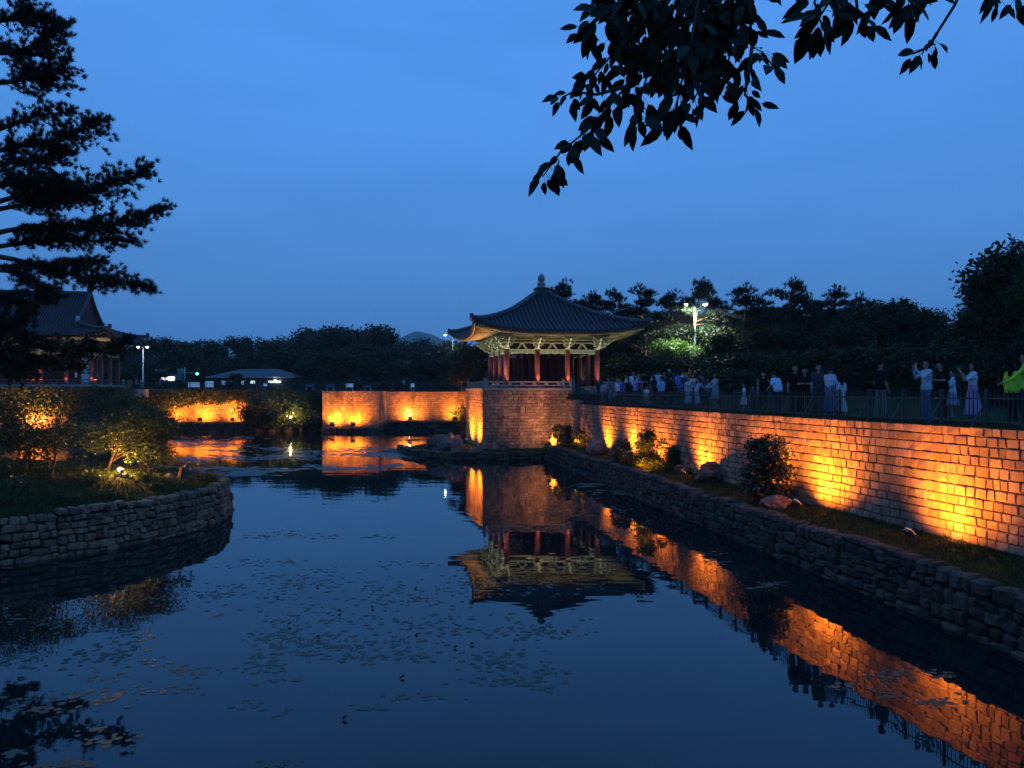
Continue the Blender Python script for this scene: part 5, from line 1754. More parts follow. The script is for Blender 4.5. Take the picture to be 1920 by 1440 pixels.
TOP, BOT, SKIN, SHOE = 0, 1, 2, 3
def figure(pose='stand', legs='trousers', sleeves='short', female=False, stride=0.0, lean=0.0):
    """one continuous standing body, 1.72 m, facing +y; material 0 top, 1 bottom, 2 skin, 3 shoes"""
    sh, hp = (.165, .10) if female else (.19, .095)
    pr = []
    def P(a, b, r0, r1, reg): pr.append((Vector(a), Vector(b), r0, r1, reg))
    ln = lambda z: Vector((0, lean * max(0, z - .95), -abs(lean) * .28 * max(0, z - .95)))
    J = lambda x, y, z: Vector((x, y, z)) + ln(z)
    # torso
    P(J(-sh + .03, -.01, 1.385), J(sh - .03, -.01, 1.385), .068, .068, TOP)
    P(J(-.105, 0, 1.26), J(.105, 0, 1.26), .105, .105, TOP)
    for sx in (-1, 1):
        P(J(sx * .10, 0, 1.26), J(sx * .075, 0, 1.06), .10, .088, TOP)
        P(J(sx * .075, 0, 1.06), J(sx * hp, -.005, .93), .09, .108, TOP if legs != 'dress' else BOT)
    P(J(0, 0, 1.3), J(0, 0, .95), .1, .11, TOP)
    if female: P(J(-.065, .075, 1.24), J(.065, .075, 1.24), .06, .06, TOP)
    # neck and head
    P(J(0, -.01, 1.40), J(0, .005, 1.50), .055, .05, SKIN)
    P(J(0, .0, 1.59), J(0, -.01, 1.635), .082, .086, SKIN)
    P(J(0, .04, 1.535), J(0, .015, 1.57), .045, .07, SKIN)
    P(J(0, .088, 1.575), J(0, .078, 1.60), .014, .010, SKIN)
    for sx in (-1, 1): P(J(sx * .085, -.005, 1.575), J(sx * .086, -.008, 1.60), .014, .016, SKIN)
    # legs
    for sx in (-1, 1):
        st = stride * sx
        hip, knee, ank = Vector((sx * hp, 0, .90)), Vector((sx * .098, st * .5 + .02, .49)), Vector((sx * .10, st, .085))
        reg_l = {'trousers': (BOT, BOT), 'shorts': (BOT, SKIN), 'dress': (BOT, SKIN), 'hanbok': (BOT, BOT), 'knee': (BOT, SKIN)}[legs]
        P(hip, knee, .092, .062, reg_l[0])
        P(knee, ank, .058 if reg_l[1] == SKIN else .066, .042 if reg_l[1] == SKIN else .056, reg_l[1])
        P(ank + Vector((0, -.03, -.045)), ank + Vector((sx * .015, .15, -.055)), .042, .034, SHOE)
    if legs in ('dress', 'hanbok', 'knee'):
        zb = {'dress': .22, 'hanbok': .10, 'knee': .48}[legs]; rb = {'dress': .21, 'hanbok': .34, 'knee': .2}[legs]
        zt = 1.18 if legs == 'hanbok' else 1.0
        for k in range(10):
            an = k * math.pi / 5
            P((math.cos(an) * .07, math.sin(an) * .05, zt), (math.cos(an) * rb, math.sin(an) * rb * .9, zb), .07, .055, BOT)
        P((0, 0, zt), (0, 0, zb + .08), .1, rb * .85, BOT)
    # arms
    arms = {'stand': [((.22, -.02, 1.13), (.235, .06, .90))] * 2,
            'phone': [((.20, .20, 1.20), (.05, .34, 1.47))] * 2,
            'point': [((.24, .06, 1.15), (.12, .16, 1.02)), ((.30, .30, 1.36), (.30, .58, 1.40))],
            'chest': [((.23, .04, 1.14), (.05, .27, 1.16))] * 2,
            'hip': [((.33, -.08, 1.17), (.17, .05, 1.00)), ((.22, -.02, 1.13), (.235, .06, .90))],
            'raise': [((.22, -.02, 1.13), (.235, .06, .90)), ((.26, .16, 1.45), (.26, .22, 1.72))],
            'reach': [((.22, .22, 1.12), (.14, .42, 1.02))] * 2}[pose]
    hands = []
    for i, sx in enumerate((-1, 1)):
        el, wr = arms[i if len(arms) > 1 else 0]
        S = J(sx * sh, -.01, 1.375); E = J(sx * el[0], el[1], el[2]); Wr = J(sx * wr[0], wr[1], wr[2])
        P(S, E, .055, .042, TOP if sleeves != 'none' else SKIN)
        P(E, Wr, .041 if sleeves != 'wide' else .06, .030 if sleeves != 'wide' else .075, SKIN if sleeves in ('short', 'none') else TOP)
        hd = (Wr - E).normalized()
        P(Wr, Wr + hd * .07, .028, .034, SKIN)
        hands.append((Wr + hd * .05, hd, sx))
    m = MB()
    for a, b, r0, r1, _ in pr: capsule(m, a, b, r0, r1)
    tmp = bpy.data.objects.new('tmp', m.mesh('tmp', REDWOOD))
    col.objects.link(tmp)
    md = tmp.modifiers.new('r', 'REMESH'); md.mode = 'VOXEL'; md.voxel_size = .019
    md = tmp.modifiers.new('s', 'SMOOTH'); md.factor = .5; md.iterations = 3
    md = tmp.modifiers.new('d', 'DECIMATE'); md.ratio = .32
    dg = bpy.context.evaluated_depsgraph_get()
    me0 = bpy.data.meshes.new_from_object(tmp.evaluated_get(dg))
    V, Fc = arrays(me0)
    bpy.data.objects.remove(tmp)
    # which garment each face belongs to: the nearest limb segment
    cen_ = np.array([V[list(f_)].mean(0) for f_ in Fc])
    best = np.full(len(cen_), 1e9); reg = np.zeros(len(cen_), int)
    for a, b, r0, r1, rg in pr:
        a_, b_ = np.array(a), np.array(b); ab = b_ - a_
        u = np.clip(((cen_ - a_) @ ab) / max(1e-9, ab @ ab), 0, 1)
        dist = np.linalg.norm(cen_ - (a_ + u[:, None] * ab), axis=1) - (r0 + (r1 - r0) * u)
        k = dist < best
        best[k] = dist[k]; reg[k] = rg
    if sleeves == 'short':      # bare below mid upper arm is handled by the forearm; keep the head bare
        pass
    m = MB(); m.v = [tuple(v) for v in V]; m.f = [tuple(f_) for f_ in Fc]; m.m = [int(x) for x in reg]
    for H_, hd, sx in hands:     # four fingers and a thumb, each its own bent chain rooted in the palm
        side = hd.cross(Vector((0, 0, 1)))
        if side.length < .2: side = Vector((1, 0, 0))
        side.normalize(); curl = side.cross(hd)
        for k, L in enumerate((.062, .072, .068, .052)):
            b0 = H_ + hd * .035 + side * (-.024 + .016 * k)
            m.tube([b0, b0 + hd * L * .55, b0 + hd * L * .9 - curl * .022 * (1 if curl.z > 0 else -1)], [.0085, .008, .006], 5, SKIN)
        b0 = H_ + hd * .0 - side * .028 * sx
        m.tube([b0, b0 + hd * .03 - side * .022 * sx, b0 + hd * .055 - side * .024 * sx], [.010, .009, .007], 5, SKIN)
    for sx in (-1, 1):
        c_ = J(sx * .031, .078, 1.597); m.lathe([(.001, -.008), (.011, -.003), (.011, .003), (.001, .008)], 6, tuple(c_), 4)
    c_ = J(0, .083, 1.548); m.lathe([(.004, -.004), (.022, 0), (.004, .004)], 8, tuple(c_), 5)
    return m, J


SKINM = surf('skin', (.24, .145, .10), (.30, .185, .135), .55, 12.0); SHOEM = plain('shoes', (.10, .10, .11)); EYEM = plain('eyes', (.02, .015, .012)); LIPM = plain('lips', (.33, .14, .12))
HAIRM = plain('black_hair', (.006, .005, .005), .85, spec=.08); CAPM = plain('white_cap', (.6, .6, .62))
CLOTH = {}
def cloth(c):
    if c not in CLOTH:
        CLOTH[c] = surf('cloth', tuple(v * .85 for v in c), tuple(min(.9, v * 1.1) for v in c), .9, 9.0, 4.0, spec=.1)
    return CLOTH[c]


def hair_mesh(kind, J):
    bm = bmesh.new()
    bmesh.ops.create_icosphere(bm, subdivisions=3, radius=1.0)
    for v in bm.verts:
        c_ = v.co.copy()
        x, y, z = c_.x * .092, c_.y * .098 - .018, c_.z * .098 + 1.628
        if kind == 'long' and c_.z < 0.1 and c_.y < .35: z -= .26 * min(1, (.1 - c_.z) * 1.5); y -= .01
        if c_.y > .35 and c_.z < .42: y -= (c_.y - .35) * .16
        if kind == 'short' and c_.z < -.35: z += .03; x *= .92; y = y * .92
        n_ = noise.noise(c_ * 5) * .006
        v.co = J(x + n_, y + n_, z)
    if kind == 'cap':
        for v in bm.verts:
            if v.co.y > .06: v.co.y += .05; v.co.z = min(v.co.z, 1.67)
    me = bpy.data.meshes.new('hair'); bm.to_mesh(me); bm.free()
    me.materials.append(CAPM if kind == 'cap' else HAIRM)
    me.polygons.foreach_set('use_smooth', [True] * len(me.polygons))
    return me


FIG = {}
def person(label, xp, D, face, pose, legs, h, top, bot, hair='short', sleeves='short', female=False, stride=0.0, lean=0.0, z=None, group=None, loc=None):
    key = (pose, legs, sleeves, female, round(stride, 2), round(lean, 2))
    if key not in FIG:
        m, J = figure(pose, legs, sleeves, female, stride, lean)
        FIG[key] = (m.mesh('body', [SKINM] * 4 + [EYEM, LIPM], True), J, {})
    me, J, hs = FIG[key]
    if hair not in hs: hs[hair] = hair_mesh(hair, J)
    X = (xp - 960) / F * D if loc is None else loc[0]
    zz = gz(X, D) if z is None else z
    o = bpy.data.objects.new('person', me); col.objects.link(o)
    o.location = (X, D, zz - .0); o.rotation_euler = (0, 0, R(face)); k = h / 1.72; o.scale = (k, k, k)
    for i, mt in enumerate((cloth(top), cloth(bot), SKINM, SHOEM)):
        o.material_slots[i].link = 'OBJECT'; o.material_slots[i].material = mt
    tag(o, label, 'person', group)
    hh = bpy.data.objects.new('hair', hs[hair]); col.objects.link(hh); hh.parent = o
    if hair == 'cap': hh.name = 'cap'
    return o


def phone(label, xp, yp, D, face=90, lit=True):
    o = MB(); o.bbox((-.037, -.005, -.075), (.037, .005, .075), .004)
    t = o.build('phone', HOUSING); t.location = px(xp, yp, D); t.rotation_euler = (0, 0, R(face))
    tag(t, label, 'phone')
    if lit:
        s_ = MB(); s_.box((-.033, -.0065, -.07), (.033, -.0055, .07)); s_.build('screen', PHONEGLOW, t, world=False)


PHONEGLOW = glow('phone_screen', (.8, .9, 1.0), .28)
BLK_, WHT, PBL, LIMEC = (.010, .010, .011), (.62, .62, .63), (.38, .45, .55), (.36, .62, .05)
NAVY, DEN, GRY, BEI = (.02, .025, .05), (.08, .12, .22), (.16, .16, .17), (.36, .33, .30)
LEFT, RIGHT, AWAY, TOWARD = 90, -90, 0, 180
PG = 'visitors along the right lawn'
person('person in a lime green jacket with long hair near the right edge', 1898, 19.0, -70, 'stand', 'trousers', 1.56, LIMEC, BLK_, 'long', 'long', True, group=PG)
person('person in a lime green jacket cut by the right edge', 1921, 18.0, 60, 'reach', 'trousers', 1.72, LIMEC, BLK_, 'short', 'long', group=PG)
person('woman in a lavender dress photographing with raised arms', 1824, 20.6, 75, 'phone', 'dress', 1.60, (.55, .55, .62), (.30, .22, .36), 'long', 'short', True, group=PG)
person('child in a pale blue top between the man in black and the lavender dress', 1786, 23.4, 60, 'chest', 'knee', 1.48, PBL, (.20, .25, .36), 'short', 'short', True, group=PG)
person('man in black looking down left of the lavender dress', 1768, 22.2, 100, 'chest', 'trousers', 1.70, BLK_, BLK_, lean=.15, group=PG)
person('man in a white long sleeved shirt holding up a phone', 1737, 21.6, 92, 'phone', 'trousers', 1.70, PBL, DEN, sleeves='long', group=PG)
person('man in a black tee and grey trousers looking right', 1651, 23.0, -75, 'stand', 'trousers', 1.74, BLK_, GRY, stride=.08, group=PG)
person('girl in a white dress beside the woman in the pinafore', 1577, 25.0, 10, 'stand', 'dress', 1.32, (.5, .53, .6), (.48, .52, .6), 'long', 'short', True, group=PG)
person('woman in a white blouse and denim pinafore', 1556, 24.6, -50, 'chest', 'dress', 1.62, (.46, .52, .66), (.10, .13, .20), 'short', 'short', True, group=PG)
person('man in a dark grey shirt facing the pond', 1535, 24.8, 170, 'stand', 'trousers', 1.70, (.05, .05, .055), (.06, .06, .065), group=PG)
person('woman in black holding a phone at her chest', 1509, 25.6, 150, 'chest', 'trousers', 1.60, BLK_, BLK_, 'long', 'short', True, group=PG)
person('tall man in black left of the woman with the phone', 1491, 26.0, 160, 'stand', 'trousers', 1.72, BLK_, BLK_, group=PG)
person('person in a pale blue top bending over with spread elbows', 1459, 28.5, 25, 'hip', 'trousers', 1.62, (.42, .55, .74), NAVY, 'short', 'long', lean=.35, group=PG)
person('woman in a black tank top with bare arms', 1431, 29.5, 175, 'hip', 'trousers', 1.58, BLK_, BLK_, 'long', 'none', True, group=PG)
person('dark dressed child low behind the fence', 1412, 31.0, 160, 'stand', 'trousers', 1.05, NAVY, BLK_, group=PG)
person('small child in white standing behind the fence', 1395, 31.5, 80, 'chest', 'knee', 1.15, WHT, (.5, .5, .52), group=PG)
person('person in a loose pale green robe at the right end of the crowd', 1341, 37.5, 110, 'reach', 'knee', 1.70, (.20, .30, .30), (.20, .30, .30), 'long', 'wide', True, group=PG)
CG = 'visitors crowding by the pavilion'
for lab, xp, D, face, pose, legs, h, top, bot, hair, slv, fem, kw in (
        ('man in a pink lilac tee pointing to the right', 1191, 45.5, -75, 'point', 'trousers', 1.72, (.46, .24, .50), NAVY, 'short', 'short', False, {}),
        ('boy in a bright blue tee raising one arm left', 1166, 45.8, 110, 'raise', 'trousers', 1.55, (.03, .07, .42), NAVY, 'short', 'short', False, {}),
        ('man in a pale blue shirt with his back to the fence', 1240, 43.5, 20, 'hip', 'trousers', 1.64, (.28, .46, .66), NAVY, 'short', 'long', False, {}),
        ('woman in a royal blue top right of the man in black', 1276, 42.0, 110, 'chest', 'trousers', 1.58, (.05, .07, .30), BLK_, 'long', 'short', True, {}),
        ('man in black holding out a lit phone', 1257, 42.5, -60, 'reach', 'trousers', 1.70, BLK_, BLK_, 'short', 'short', False, {}),
        ('child in a red top in the middle of the crowd', 1219, 45.0, 150, 'stand', 'trousers', 1.25, (.25, .02, .03), (.3, .3, .32), 'short', 'short', False, {}),
        ('woman in a pale dress left of the bending woman', 1291, 41.0, 160, 'stand', 'dress', 1.60, (.36, .34, .38), (.34, .32, .36), 'short', 'short', True, {}),
        ('woman in a pale striped dress bending forward', 1306, 40.5, -80, 'reach', 'dress', 1.60, (.36, .36, .42), (.36, .36, .42), 'long', 'short', True, {'lean': .45}),
        ('person in dark clothes holding a phone high with both hands', 1319, 40.5, 60, 'phone', 'trousers', 1.66, (.06, .065, .09), NAVY, 'short', 'short', False, {}),
        ('person in a teal top beside the pale green robe', 1328, 39.5, 75, 'chest', 'trousers', 1.52, (.06, .12, .14), NAVY, 'long', 'short', True, {}),
        ('man in a white shirt standing high at the left back of the crowd', 1175, 50.0, 100, 'chest', 'trousers', 1.74, WHT, BLK_, 'short', 'short', False, {}),
        ('tallest man in a white shirt at the back of the crowd', 1187, 50.6, 170, 'stand', 'trousers', 1.86, WHT, NAVY, 'short', 'short', False, {}),
        ('man in black turned away between the white shirts', 1208, 50.4, 10, 'stand', 'trousers', 1.80, BLK_, BLK_, 'short', 'short', False, {}),
        ('man in a white shirt with a dark bag strap at the back', 1235, 50.0, 5, 'stand', 'trousers', 1.78, (.44, .52, .68), NAVY, 'short', 'short', False, {}),
        ('person in black wearing a white cap', 1255, 49.6, 160, 'stand', 'trousers', 1.80, BLK_, BLK_, 'cap', 'short', False, {}),
        ('person in dark clothes left of the white cap', 1245, 49.0, 150, 'chest', 'trousers', 1.72, (.03, .03, .04), BLK_, 'short', 'short', False, {}),
        ('person in a blue shirt bowed at the right back of the crowd', 1273, 48.0, 20, 'stand', 'trousers', 1.68, (.10, .18, .45), NAVY, 'short', 'short', False, {'lean': .2}),
        ('woman in dark clothes behind the pale dresses', 1284, 46.5, 150, 'stand', 'trousers', 1.62, (.04, .03, .06), NAVY, 'long', 'short', True, {}),
        ('person in black behind the man in pale blue', 1226, 46.5, 10, 'stand', 'trousers', 1.62, (.02, .02, .025), BLK_, 'long', 'short', True, {}),
        ('person in black behind the pointing man', 1178, 47.5, 30, 'stand', 'trousers', 1.60, (.015, .015, .02), BLK_, 'short', 'short', False, {}),
        ('person in grey by the pavilion column with a bag', 1132, 49.0, 160, 'stand', 'trousers', 1.50, (.30, .30, .33), (.28, .28, .30), 'long', 'short', True, {}),
        ('person in a rosy red top near the corner column', 1146, 48.5, 170, 'chest', 'knee', 1.52, (.28, .08, .10), (.30, .32, .35), 'short', 'short', True, {}),
        ('person in a faded shirt right of the rosy top', 1140, 50.5, 190, 'stand', 'trousers', 1.64, (.18, .19, .2), NAVY, 'short', 'short', False, {}),
        ('woman in white waving at the left of the crowd', 1156, 50.0, 150, 'raise', 'knee', 1.55, (.30, .32, .36), (.25, .25, .28), 'long', 'short', True, {}),
        ('woman in grey behind the lilac tee', 1199, 48.0, 140, 'stand', 'trousers', 1.66, (.10, .09, .11), NAVY, 'long', 'short', True, {}),
        ('man in black at the centre of the crowd', 1248, 46.0, 60, 'stand', 'trousers', 1.66, BLK_, BLK_, 'short', 'short', False, {})):
    person(lab, xp, D, face, pose, legs, h, top, bot, hair, slv, fem, group=CG, **kw)
for lab, xp, D, face, pose, h, top, bot, hair, fem in (
        ('woman in a white blouse between the blue tee and the pointing man', 1161, 47.2, 170, 'stand', 1.62, WHT, NAVY, 'long', True), ('man in pale grey right of the tallest man', 1197, 51.5, 190, 'stand', 1.72, (.36, .37, .4), BLK_, 'short', False),
        ('woman in a cream top left of the man with the strap', 1226, 51.0, 160, 'chest', 1.60, (.5, .46, .4), NAVY, 'long', True), ('man in dark blue beside the white cap', 1263, 51.0, 20, 'stand', 1.74, (.03, .05, .14), BLK_, 'short', False),
        ('person in a white tee behind the royal blue top', 1282, 49.5, 170, 'stand', 1.66, WHT, NAVY, 'short', False), ('woman in a pale pink blouse behind the striped dress', 1299, 45.0, 150, 'chest', 1.60, (.5, .38, .40), NAVY, 'long', True),
        ('man in black behind the raised phone', 1312, 44.0, 10, 'stand', 1.70, BLK_, BLK_, 'short', False), ('child in white held close to the red top', 1212, 44.6, 160, 'stand', 1.10, WHT, (.3, .3, .32), 'short', False),
        ('woman in navy at the far left end of the crowd', 1124, 51.5, 160, 'stand', 1.60, NAVY, NAVY, 'long', True)):
    person(lab, xp, D, face, pose, 'trousers', h, top, bot, hair, 'short', fem, group=CG)
BGP = 'visitors on the far lawn'
for lab, xp, D, face, pose, h, top, bot in (('man in a white shirt standing at the far terrace corner', 231, 92.5, 100, 'stand', 1.74, (.5, .54, .62), NAVY), ('person in a mustard top right of the man in white', 243, 93.0, 10, 'stand', 1.66, (.42, .28, .08), (.3, .25, .15)),
        ('person in pale blue right of the mustard top', 256, 93.5, 150, 'chest', 1.7, (.3, .36, .46), NAVY), ('person in pale clothes at the far lawn near the twin lamp', 266, 94.0, 40, 'stand', 1.66, (.42, .45, .5), (.3, .3, .35)), ('person in dark clothes at the far lawn under the board', 288, 95.0, 170, 'stand', 1.7, BLK_, NAVY),
        ('person in blue grey at the far lawn before the kiosk', 300, 95.5, 120, 'chest', 1.68, (.2, .26, .36), NAVY), ('dark figure standing alone before the low building', 461, 108.0, 180, 'stand', 1.75, BLK_, BLK_), ('person in grey at the far fence near the pavilion', 861, 99.5, 120, 'stand', 1.7, (.25, .27, .3), NAVY),
        ('person in pale clothes leaning by the far fence', 757, 100.5, 120, 'chest', 1.72, (.4, .43, .48), NAVY)):
    person(lab, xp, D, face, pose, 'trousers', h, top, bot, group=BGP)
person('person in a white shirt sitting height on the palace terrace', 142, 81.5, 100, 'stand', 'trousers', 1.5, (.6, .62, .66), NAVY, z=5.38, group='visitors on the palace terrace')
phone('phone held up by the man in the white shirt', 1716, 685, 21.6, 95)
phone('phone held up by the woman in the lavender dress', 1802, 690, 20.7, 75, False)
phone('lit phone in the hand of the man in black in the crowd', 1263, 718, 41.8, 180)
phone('white phone held high over the crowd', 1314, 703, 40.4, 180)
phone('lit phone lying against the rosy top', 1143, 722, 48.0, 180)

# ================================================================== big pine at the left
def big_pine():
    g = np.random.default_rng(77); r = random.Random(77)
    D0 = 24.0
    base = Vector((-17.9, D0, isl_z(-17.9, D0)))
    t = thing('pine_tree', 'large dark pine reaching in from the left edge of the picture', 'tree', base)
    trunk = [base, Vector((-17.6, D0, 4.5)), Vector((-17.3, D0 + .2, 8.0)), Vector((-17.2, D0 + .3, 11.5)), Vector((-17.0, D0 + .2, 15.0)), Vector((-16.9, D0, 17.5)), Vector((-16.8, D0, 19.5))]
    m = MB(); m.tube(trunk, [.34, .31, .27, .23, .17, .11, .05], 12); m.build('trunk', PINEBARK, t, True)
    C, A = [], []
    # branches as seen in the photograph: root height (pixel row), waypoints (pixels), depth of the tip, thickness of the foliage
    BR = [((40,), [(30, 30), (70, 22)], 23.5, .7), ((90,), [(20, 95), (70, 75), (104, 50)], 24.5, .75), ((150,), [(20, 150), (75, 135), (116, 118)], 23.6, .6),
          ((60,), [(-20, 70), (40, 120), (70, 150)], 25.0, .6), ((255,), [(10, 235), (70, 215), (128, 208)], 25.2, .35), ((290,), [(20, 275), (120, 255), (188, 226)], 23.4, .55), ((320,), [(10, 305), (70, 300), (110, 285)], 24.6, .75),
          ((360,), [(10, 345), (60, 340), (120, 345)], 22.6, .6), ((395,), [(20, 370), (110, 358), (200, 345), (276, 318)], 24.2, .62), ((400,), [(30, 385), (90, 380), (170, 372)], 25.2, .45), ((455,), [(20, 430), (120, 428), (215, 418), (300, 394)], 23.7, .6), ((470,), [(40, 455), (130, 450), (250, 452)], 24.8, .35),
          ((470,), [(20, 485), (90, 505), (160, 520), (230, 532), (282, 541)], 24.4, .42), ((500,), [(30, 510), (60, 535), (80, 560)], 23.2, .4), ((500,), [(60, 498), (130, 495), (190, 490)], 25.0, .25), ((540,), [(-20, 550), (20, 560), (55, 575)], 25.0, .45),
          ((640,), [(0, 620), (60, 640), (130, 655), (200, 655), (238, 640)], 23.8, .40), ((600,), [(-20, 610), (10, 610), (35, 600)], 24.5, .6), ((690,), [(0, 660), (70, 680), (150, 685)], 24.6, .35), ((680,), [(-20, 690), (20, 700), (60, 705)], 25.4, .4), ((570,), [(-30, 590), (0, 640), (30, 690)], 22.8, .5)]
    for (ry,), way, Dt, th in BR:
        zr = px(0, ry, D0).z
        tb = trunk[-1]
        for a, b in zip(trunk, trunk[1:]):
            if a.z <= zr <= b.z: tb = a.lerp(b, (zr - a.z) / (b.z - a.z))
        q = [tb] + [px(x, y, D0 + (Dt - D0) * (i + 1) / len(way)) for i, (x, y) in enumerate(way)]
        # finer spline
        Q = []
        for i in range(len(q) - 1):
            p0, p1, p2, p3 = q[max(i - 1, 0)], q[i], q[i + 1], q[min(i + 2, len(q) - 1)]
            for k in range(6):
                u = k / 6
                Q.append(.5 * ((2 * p1) + (p2 - p0) * u + (2 * p0 - 5 * p1 + 4 * p2 - p3) * u * u + (3 * p1 - p0 - 3 * p2 + p3) * u ** 3))
        Q.append(q[-1])
        m = MB(); n = len(Q)
        m.tube(Q, [.085 * (1 - i / n) + .012 for i in range(n)], 7)
        L = sum((b - a).length for a, b in zip(Q, Q[1:]))
        nb = int(L * 16)
        for k in range(nb):
            f = .25 + .75 * (k + r.uniform(0, 1)) / nb
            i = min(n - 2, int(f * (n - 1))); p = Q[i].lerp(Q[i + 1], f * (n - 1) - i)
            d = (Q[i + 1] - Q[i]).normalized()
            sd = Vector((-d.y, d.x, 0)).normalized() * r.choice((-1, 1))
            taper = min(1.0, (1.06 - f) * 2.2 + .18)
            ln_ = r.uniform(.35, 1.0) * taper * (th * 1.7 + .25)
            dr = (d * r.uniform(.35, 1.0) + sd * r.uniform(.15, 1.0) + Vector((0, 0, r.uniform(-.5, .5)))).normalized()
            e = p + dr * ln_
            mid = p.lerp(e, .5) + Vector((0, 0, -.04))
            if k % 2 == 0: m.tube([p, mid, e], [.016, .011, .006], 4)
            nt = max(2, int(ln_ * 9))
            for j in range(nt):
                u = (j + 1) / nt
                c = p.lerp(e, u) + Vector((r.gauss(0, .05), r.gauss(0, .05), r.gauss(0, .05)))
                C.append(tuple(c)); A.append(tuple(dr * .55 + Vector((0, 0, .55)) + d * .25))
        m.build('branch', PINEBARK, t, True)
    V, Fq = needles(np.array(C), np.array(A), 30, .18, .024, g, .6)
    obj('needles', np_mesh('needles', V, Fq, NEEDLE), t)
    return len(C)


big_pine()

